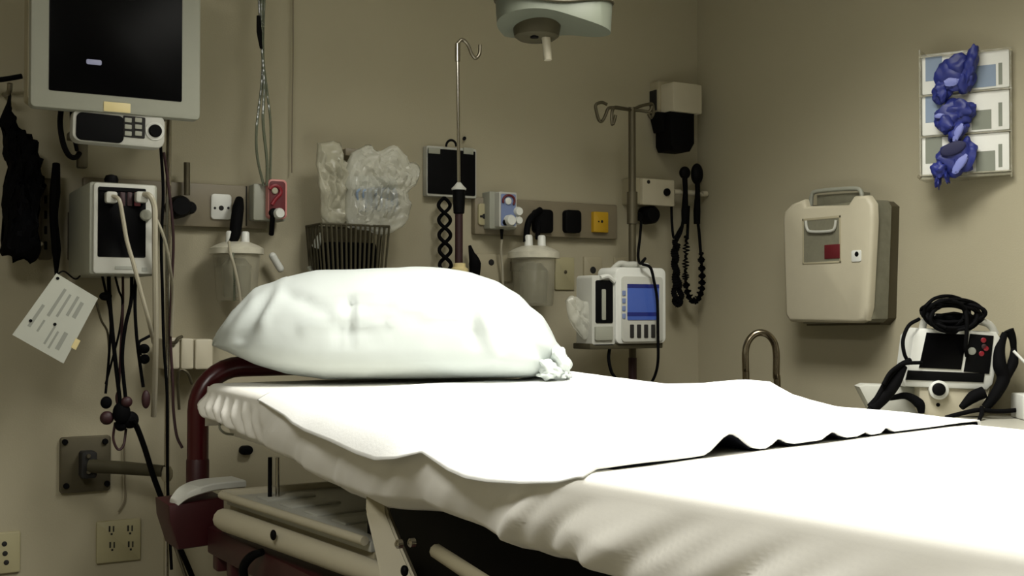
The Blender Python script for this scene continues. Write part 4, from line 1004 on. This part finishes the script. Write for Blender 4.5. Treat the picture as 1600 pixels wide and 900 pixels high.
# ================================================================== right wall
# sharps container
t = wthing('sharps_container', 'off-white sharps disposal cabinet with a small red label on the right wall', 'sharps container', 'R', 1300, 505, 0)
def RP(px, py, off):
    p = W('R', px, py, off); return (p.x, p.z)
so = .135
shell = [RP(*q, so) for q in ((1233, 503), (1226, 492), (1222, 345), (1224, 330), (1236, 318), (1254, 311), (1257, 322), (1324, 320), (1333, 306), (1353, 305), (1362, 318), (1363, 345), (1356, 480), (1351, 501), (1340, 505))]
b = nb(); prism(b, shell, -so, -.108, .012); obj('front_shell', b, 'cream', t, MR, ang=50)
inn = [RP(*q, .08) for q in ((1252, 503), (1246, 330), (1262, 306), (1358, 300), (1372, 318), (1371, 500))]
inn = [RP(*q, .105) for q in ((1256, 506), (1246, 325), (1366, 312), (1371, 322), (1365, 498), (1358, 504))]
b = nb(); prism(b, inn, -.109, -.045, .004); obj('inner_bin', b, 'smoke', t, MR, label='smoky grey inner bin')
bk = [RP(*q, .04) for q in ((1262, 509), (1256, 322), (1382, 314), (1391, 322), (1386, 497), (1376, 508))]
b = nb(); prism(b, bk, -.046, 0, .003); obj('wall_bracket', b, 'bronze', t, MR)
P = [RP(*q, .1) for q in ((1256, 322), (1258, 304), (1268, 298), (1320, 294), (1334, 298), (1336, 318))]
b = nb(); tube(b, [(p[0], -.07, p[1]) for p in P], .007, 10, 4); obj('top_handle', b, 'grey', t, MR, label='grey top tray handle')
P = [RP(*q, .1) for q in ((1262, 326), (1262, 304), (1334, 299), (1334, 324))]
b = nb(); prism(b, P, -.06, -.03, 0); obj('tray', b, 'smoke', t, MR)
X0, X1, Z0, Z1 = ext('R', 1254, 339, 1314, 412, so)
b = nb()
for a, c, d_, e in ((X0, X1, Z1-.008, Z1), (X0, X1, Z0, Z0+.006), (X0, X0+.006, Z0, Z1), (X1-.006, X1, Z0, Z1)): box(b, a, c, -so-.002, -so+.004, d_, e, .001)
obj('window_frame', b, 'creamd', t, MR)
obj('window', box(nb(), X0+.004, X1-.004, -so-.0008, -so+.004, Z0+.004, Z1-.004), 'smoke', t, MR, label='grey window')
P = [W('R', *q, so+.006) for q in ((1259, 345), (1261, 357), (1268, 362), (1297, 361), (1304, 356), (1306, 344))]
b = nb(); tube(b, P, .0045, 8, 4); obj('window_tray', b, 'greyl', t, MR)
obj('warning_label', pbox(nb(), 'R', 1288, 382, 1312, 404, so+.003, so-.001, .0005), 'redk', t, MR, label='dark red square label')
obj('lock_plate', prr(nb(), 'R', 1330, 391, 1345, 409, so+.003, so-.005, .006, .001), 'white', t, MR)
obj('keyhole', disc(nb(), 'R', 1338, 397, 4, so+.0045, so), 'black', t, MR)

# glove dispenser: near edge against the wall, swung towards the bed
pv = W('R', 1581, 175, .02)
GM = Matrix.Translation(MR @ pv) @ Matrix.Rotation(math.radians(-62), 4, 'Z')
GL = W(GM, 1436, 175, .0).x; 
t = thing('glove_dispenser', 'clear wall rack holding three cartons of blue gloves', 'glove rack', GM @ Vector((GL/2, 0, W(GM, 1507, 276, 0).z)))
b = nb(); prr(b, GM, 1436, 78, 1580, 276, -.085, -.095, .006); obj('back_plate', b, 'bag', t, GM)
b = nb()
for (x0, x1) in ((1436, 1438.5), (1578.5, 1581)): pbox(b, GM, x0, 78, x1, 276, .0, -.09, 0)
pbox(b, GM, 1436, 273.5, 1581, 277, .0, -.09, 0)
obj('side_frame', b, 'canister', t, GM)
for y_ in (82, 144, 209, 270): obj('front_lip', pbox(nb(), GM, 1436, y_-1, 1581, y_+1, .002, -.004, 0), 'canister', t, GM)
b = nb(); p0 = GM @ Vector((-.02, .09, 0)); box(b, p0.x-.02, 0, p0.y-.03, p0.y+.03, W(GM, 1575, 250, 0).z, W(GM, 1575, 100, 0).z, .003); obj('wall_mount', b, 'trough', t)
for q in ((1436, 276), (1459, 275)): obj('screw', disc(nb(), GM, q[0], q[1], 3, .008, -.002), 'chrome', t, GM)
cart = ((84, 140, 'top carton in the glove rack, with a steel-blue band and a tall tuft of gloves', 'lblue', (1518, 102, 1556, 136)),
        (146, 205, 'middle carton in the glove rack, between the other two', 'cgrey', (1518, 172, 1549, 202)),
        (211, 269, 'bottom carton in the glove rack, with an oval opening', 'cgrey', (1525, 236, 1555, 268)))
for i, (y0, y1_, lab, bm_, band) in enumerate(cart):
    k = thing('glove_carton', lab, 'carton', GM @ Vector((GL/2, .04, W(GM, 1507, y1_, 0).z)), 'glove cartons')
    obj('carton_box', prr(nb(), GM, 1441, y0, 1577, y1_+2, -.006, -.084, .003, .001), 'carton', k, GM)
    obj('printed_band', pbox(nb(), GM, *band, -.0052, -.008, 0), bm_, k, GM)
    obj('printed_band', pbox(nb(), GM, 1446, y0+4, 1472, y1_-14, -.0052, -.008, 0), 'lblue' if i < 2 else 'cgrey', k, GM)
    obj('side_print', pbox(nb(), GM, 1560, y0+14, 1566, y1_-8, -.0052, -.008, 0), 'cgrey', k, GM)
    c = W(GM, 1494, (y0+y1_)/2, -.006); 
    b = nb(); ell(b, (c.x, c.y+.002, c.z), (.045, .006, .030), 12); obj('opening', b, 'dblue', k, GM)
def glove(lab, blobs, seed):
    k = thing('blue_glove', lab, 'gloves', GM @ W(GM, blobs[0][0], blobs[0][1]+10, .02), 'blue gloves in the rack')
    b = nb()
    for j, (x_, y_, rx_, rz_, rot) in enumerate(blobs):
        c = W(GM, x_, y_, .012+.004*(j % 3)); s_ = 3.3/FPX
        t_ = nb(); bmesh.ops.create_uvsphere(t_, u_segments=28, v_segments=18, radius=1)
        for v in t_.verts:
            n_ = 1+.5*noise.noise(v.co*1.5+Vector((seed+j, 3, 1)))+.10*noise.noise(v.co*3.5+Vector((seed, j, 1)))
            v.co = Vector((v.co.x*rx_*s_*n_, v.co.y*.020*n_, v.co.z*rz_*s_*n_))
        t_.transform(Matrix.Translation(c) @ Matrix.Rotation(math.radians(rot), 4, 'Y')); _merge(b, t_)
    obj('crumpled_latex', b, 'blue', k, GM, ang=35)
    return k
k = glove('crumpled blue gloves bursting from the top carton with a pointed tip', [(1488, 118, 26, 25, 15), (1500, 104, 18, 20, -30), (1517, 100, 10, 26, 12), (1472, 142, 13, 17, 20), (1508, 122, 14, 20, 0)], 1)
b = nb(); ell(b, W(GM, 1486, 128, .034), (.020, .003, .012), 8, .3, 12, 2); obj('glove_fold', b, 'lav', k, GM)
k = glove('blue gloves drooping from the middle carton', [(1490, 182, 27, 22, -10), (1500, 170, 20, 14, 10), (1478, 192, 14, 16, 0), (1498, 205, 12, 20, 25)], 5)
b = nb(); ell(b, W(GM, 1468, 181, .036), (.014, .003, .007), 8, .3, 12, 4); ell(b, W(GM, 1497, 207, .034), (.010, .003, .026), 8, .3, 12, 4, Matrix.Rotation(math.radians(25), 3, 'Y')); obj('glove_fold', b, 'lav', k, GM)
k = glove('blue gloves around an oval dark opening in the bottom carton', [(1490, 250, 25, 20, 30), (1506, 243, 17, 24, 25), (1468, 265, 12, 13, 0), (1466, 280, 4, 14, 0), (1480, 278, 3, 9, -10)], 9)
b = nb(); ell(b, W(GM, 1489, 232, .038), (.036, .004, .018), 10, 0, 1, 0, Matrix.Rotation(math.radians(-18), 3, 'Y')); obj('glove_opening', b, 'dblue', k, GM)
b = nb(); ell(b, W(GM, 1500, 256, .040), (.012, .003, .030), 8, .3, 12, 4, Matrix.Rotation(math.radians(35), 3, 'Y')); obj('glove_fold', b, 'lav', k, GM)

# counter and cabinet
CZ = .915; CY0, CY1 = -1.06, -3.7
t = thing('base_cabinet', 'long beige base cabinet along the right wall under the defibrillator', 'cabinet', (-.24, (CY0+CY1)/2, 0))
obj('carcass', box(nb(), -.46, -.014, CY1+.02, CY0-.02, .08, CZ-.035, .002), 'cabinet', t)
obj('plinth', box(nb(), -.41, -.014, CY1+.04, CY0-.04, 0, .08), 'dark', t)
for i in range(5):
    y0 = CY1+.03+i*.515; dr = obj('door', box(nb(), -.48, -.46, y0, y0+.505, .09, CZ-.045, .003), 'cabinet', t)
    obj('handle', tube(nb(), [(-.481, y0+.45, CZ-.12), (-.505, y0+.45, CZ-.13), (-.505, y0+.45, CZ-.21), (-.481, y0+.45, CZ-.22)], .005, 8, 3), 'steel', dr)
t = obj('worktop', box(nb(), -.52, -.002, CY1, CY0, CZ-.033, CZ, .005), 'counter'); tag(t, 'pale laminate worktop along the right wall carrying the defibrillator', 'worktop')

# defibrillator
DM = Matrix.Translation(Vector((D(1488, 640, 3.06).x, D(1488, 640, 3.06).y, CZ))) @ Matrix.Rotation(math.radians(-36), 4, 'Z')
DB = W(DM, 1480, 652, 0).z
def DP(px, py, off=0): p = W(DM, px, py, off); return (p.x, p.z-DB)
DMZ = DM
def dpoly(bm, pts, off, back, bev=.002): return prism(bm, [DP(*q, off) for q in pts], -off, -back, bev)
t = thing('defibrillator', 'white portable defibrillator with a black screen standing on the worktop', 'defibrillator', DM @ Vector((0, .08, 0)))
b = nb(); dpoly(b, [(1437, 512), (1558, 518), (1566, 530), (1552, 600), (1543, 609), (1414, 604), (1410, 592), (1420, 572), (1426, 525)], 0, -.14, .008); obj('case', b, 'white', t, DMZ)
b = nb(); dpoly(b, [(1436, 602), (1548, 606), (1536, 650), (1444, 652), (1436, 640)], -.01, -.14, .006); obj('base', b, 'cream', t, DMZ)
b = nb(); dpoly(b, [(1448, 519), (1511, 522), (1502, 577), (1436, 574)], .003, -.002, .001); obj('screen', b, 'screen', t, DMZ, label='black screen')
b = nb(); dpoly(b, [(1516, 521), (1553, 524), (1546, 584), (1506, 580)], .003, -.002, .001); obj('key_panel', b, 'black', t, DMZ)
for q in ((1537, 531), (1541, 544), (1534, 552), (1538, 541)): obj('key', disc(nb(), DM, q[0], q[1], 4, .006, .002), 'redp' if q[1] != 541 else 'maroon', t, DMZ @ Matrix.Translation((0, 0, -DB)), label='red key')
obj('key', disc(nb(), DM, 1519, 548, 6, .006, .002), 'ink', t, DMZ @ Matrix.Translation((0, 0, -DB)))
b = nb(); dpoly(b, [(1419, 578), (1539, 583), (1537, 597), (1415, 593)], .003, -.002, .001); obj('button_strip', b, 'black', t, DMZ)
TB = DMZ @ Matrix.Translation((0, 0, -DB))
obj('dial_housing', disc(nb(), DM, 1468, 609, 15, .012, -.004), 'white', t, TB)
obj('dial', disc(nb(), DM, 1468, 608, 10, .022, .010), 'black', t, TB, label='black round dial')
obj('port', disc(nb(), DM, 1466, 632, 3, -.007, -.012), 'black', t, TB)
P = [W(DM, *q) for q in ((1440, 520, -.05), (1446, 500, -.05), (1470, 496, -.05), (1520, 500, -.05), (1545, 506, -.05), (1556, 522, -.05))]
obj('carry_handle', tube(nb(), P, .010, 10, 5), 'greyl', t, TB)
b = nb(); dpoly(b, [(1342, 604), (1352, 600), (1400, 602), (1440, 606), (1440, 646), (1362, 642)], -.06, -.13, .006); obj('paddle_tray', b, 'greyl', t, DMZ)
# cable pile on top
for i in range(12):
    cx_, cy_ = 1486+random.uniform(-10, 10), 491+random.uniform(-5, 5)
    ax_, az_ = random.uniform(30, 50), random.uniform(14, 28); tl = random.uniform(-.25, .3); ph_ = random.uniform(0, 6.28); P = []
    for j in range(11):
        a = ph_+2*PI*j/10; x_, z_ = ax_*math.cos(a), az_*math.sin(a)
        P.append(W(DM, cx_+x_*math.cos(tl)-z_*math.sin(tl), cy_+x_*math.sin(tl)*.6+z_*math.cos(tl), -.03+.045*math.sin(a+i)+.002*i))
    k = obj('coiled_cable', tube(nb(), P, .0048, 8, 5), 'rub', t, TB)
b = nb(); ell(b, W(DM, 1490, 498, -.05), (.066, .030, .018), 14, .25, 9, 3); obj('cable_bundle', b, 'rub', t, TB)
def dcable(P, r_, lab=None, nm='cable'): return obj(nm, tube(nb(), [W(DM, *q) for q in P], r_, 10, 6), 'rub', t, TB, label=lab)
dcable([(1436, 498, -.01), (1420, 508, .02), (1411, 530, .03), (1413, 552, .03), (1420, 566, .02)], .005)
dcable([(1508, 480, .02), (1511, 505, .03), (1509, 540, .025), (1511, 556, .01)], .0055)
dcable([(1422, 562, .03), (1404, 572, .05), (1388, 590, .07), (1372, 618, .08), (1358, 640, .08)], .007)
dcable([(1440, 566, .02), (1412, 568, .05), (1392, 580, .08), (1380, 600, .09)], .005)
dcable([(1412, 572, .04), (1398, 598, .06), (1382, 618, .07), (1362, 638, .075)], [.010, .016, .018, .016], None, 'paddle')
dcable([(1390, 622, .02), (1416, 618, .01), (1436, 630, .01), (1440, 645, .01)], [.006, .010, .014, .008], None, 'paddle_cord')
dcable([(1576, 515, -.02), (1582, 528, -.02), (1584, 545, -.02)], [.014, .010, .008], None, 'paddle_knob')
dcable([(1570, 520, -.01), (1562, 545, .0), (1562, 570, .01), (1568, 590, .01), (1556, 615, .02), (1540, 636, .02)], [.008, .014, .018, .018, .015, .012], None, 'paddle')
dcable([(1584, 545, -.01), (1583, 565, .0), (1574, 585, .01), (1562, 610, .02)], [.008, .014, .012, .010], None, 'paddle_cord')
dcable([(1502, 636, .03), (1520, 620, .02), (1538, 612, .02)], [.008, .016, .016], None, 'cable_loop')
dcable([(1478, 652, .06), (1500, 646, .05), (1530, 640, .04), (1560, 642, .03), (1592, 640, .0)], .006)
dcable([(1534, 636, .04), (1534, 645, .06), (1530, 656, .09)], [.006, .006, .005])
obj('side_lead', tube(nb(), [W(DM, *q) for q in ((1584, 548, .0), (1592, 556, .01), (1606, 570, .02), (1630, 590, .02))], .004, 8, 5), 'white', t, TB)
t = obj('supply_box', box(nb(), 0, .08, -.06, .04, 0, .066, .006, mx=Matrix.Translation(Vector((W(DM, 1590, 652, .02).x, 0, 0)))), 'white', None, DMZ); tag(t, 'small white box at the right edge beside the defibrillator', 'box')

# chrome hoop behind the bed
HP = [(1166, 640), (1165, 575), (1165, 548), (1170, 532), (1180, 522), (1191, 520), (1202, 525), (1210, 537), (1213, 555), (1213, 590), (1215, 640)]
zz_ = 3.45
P = [D(*q, zz_) for q in HP]; P = [Vector((P[0].x, P[0].y, .012))]+P+[Vector((P[-1].x, P[-1].y, .012))]
t = thing('grab_rail', 'chrome U-shaped upright rail standing behind the bed near the right wall', 'rail', Vector((P[5].x, P[5].y, 0)))
obj('hoop', tube(nb(), P, .0105, 14, 6), 'tubem', t)
for q in (P[0], P[-1]): obj('floor_flange', lathe(nb(), (q.x, q.y, 0), (0, 0, 1), [(.035, 0), (.035, .006), (.012, .012)], 20), 'steel', t)
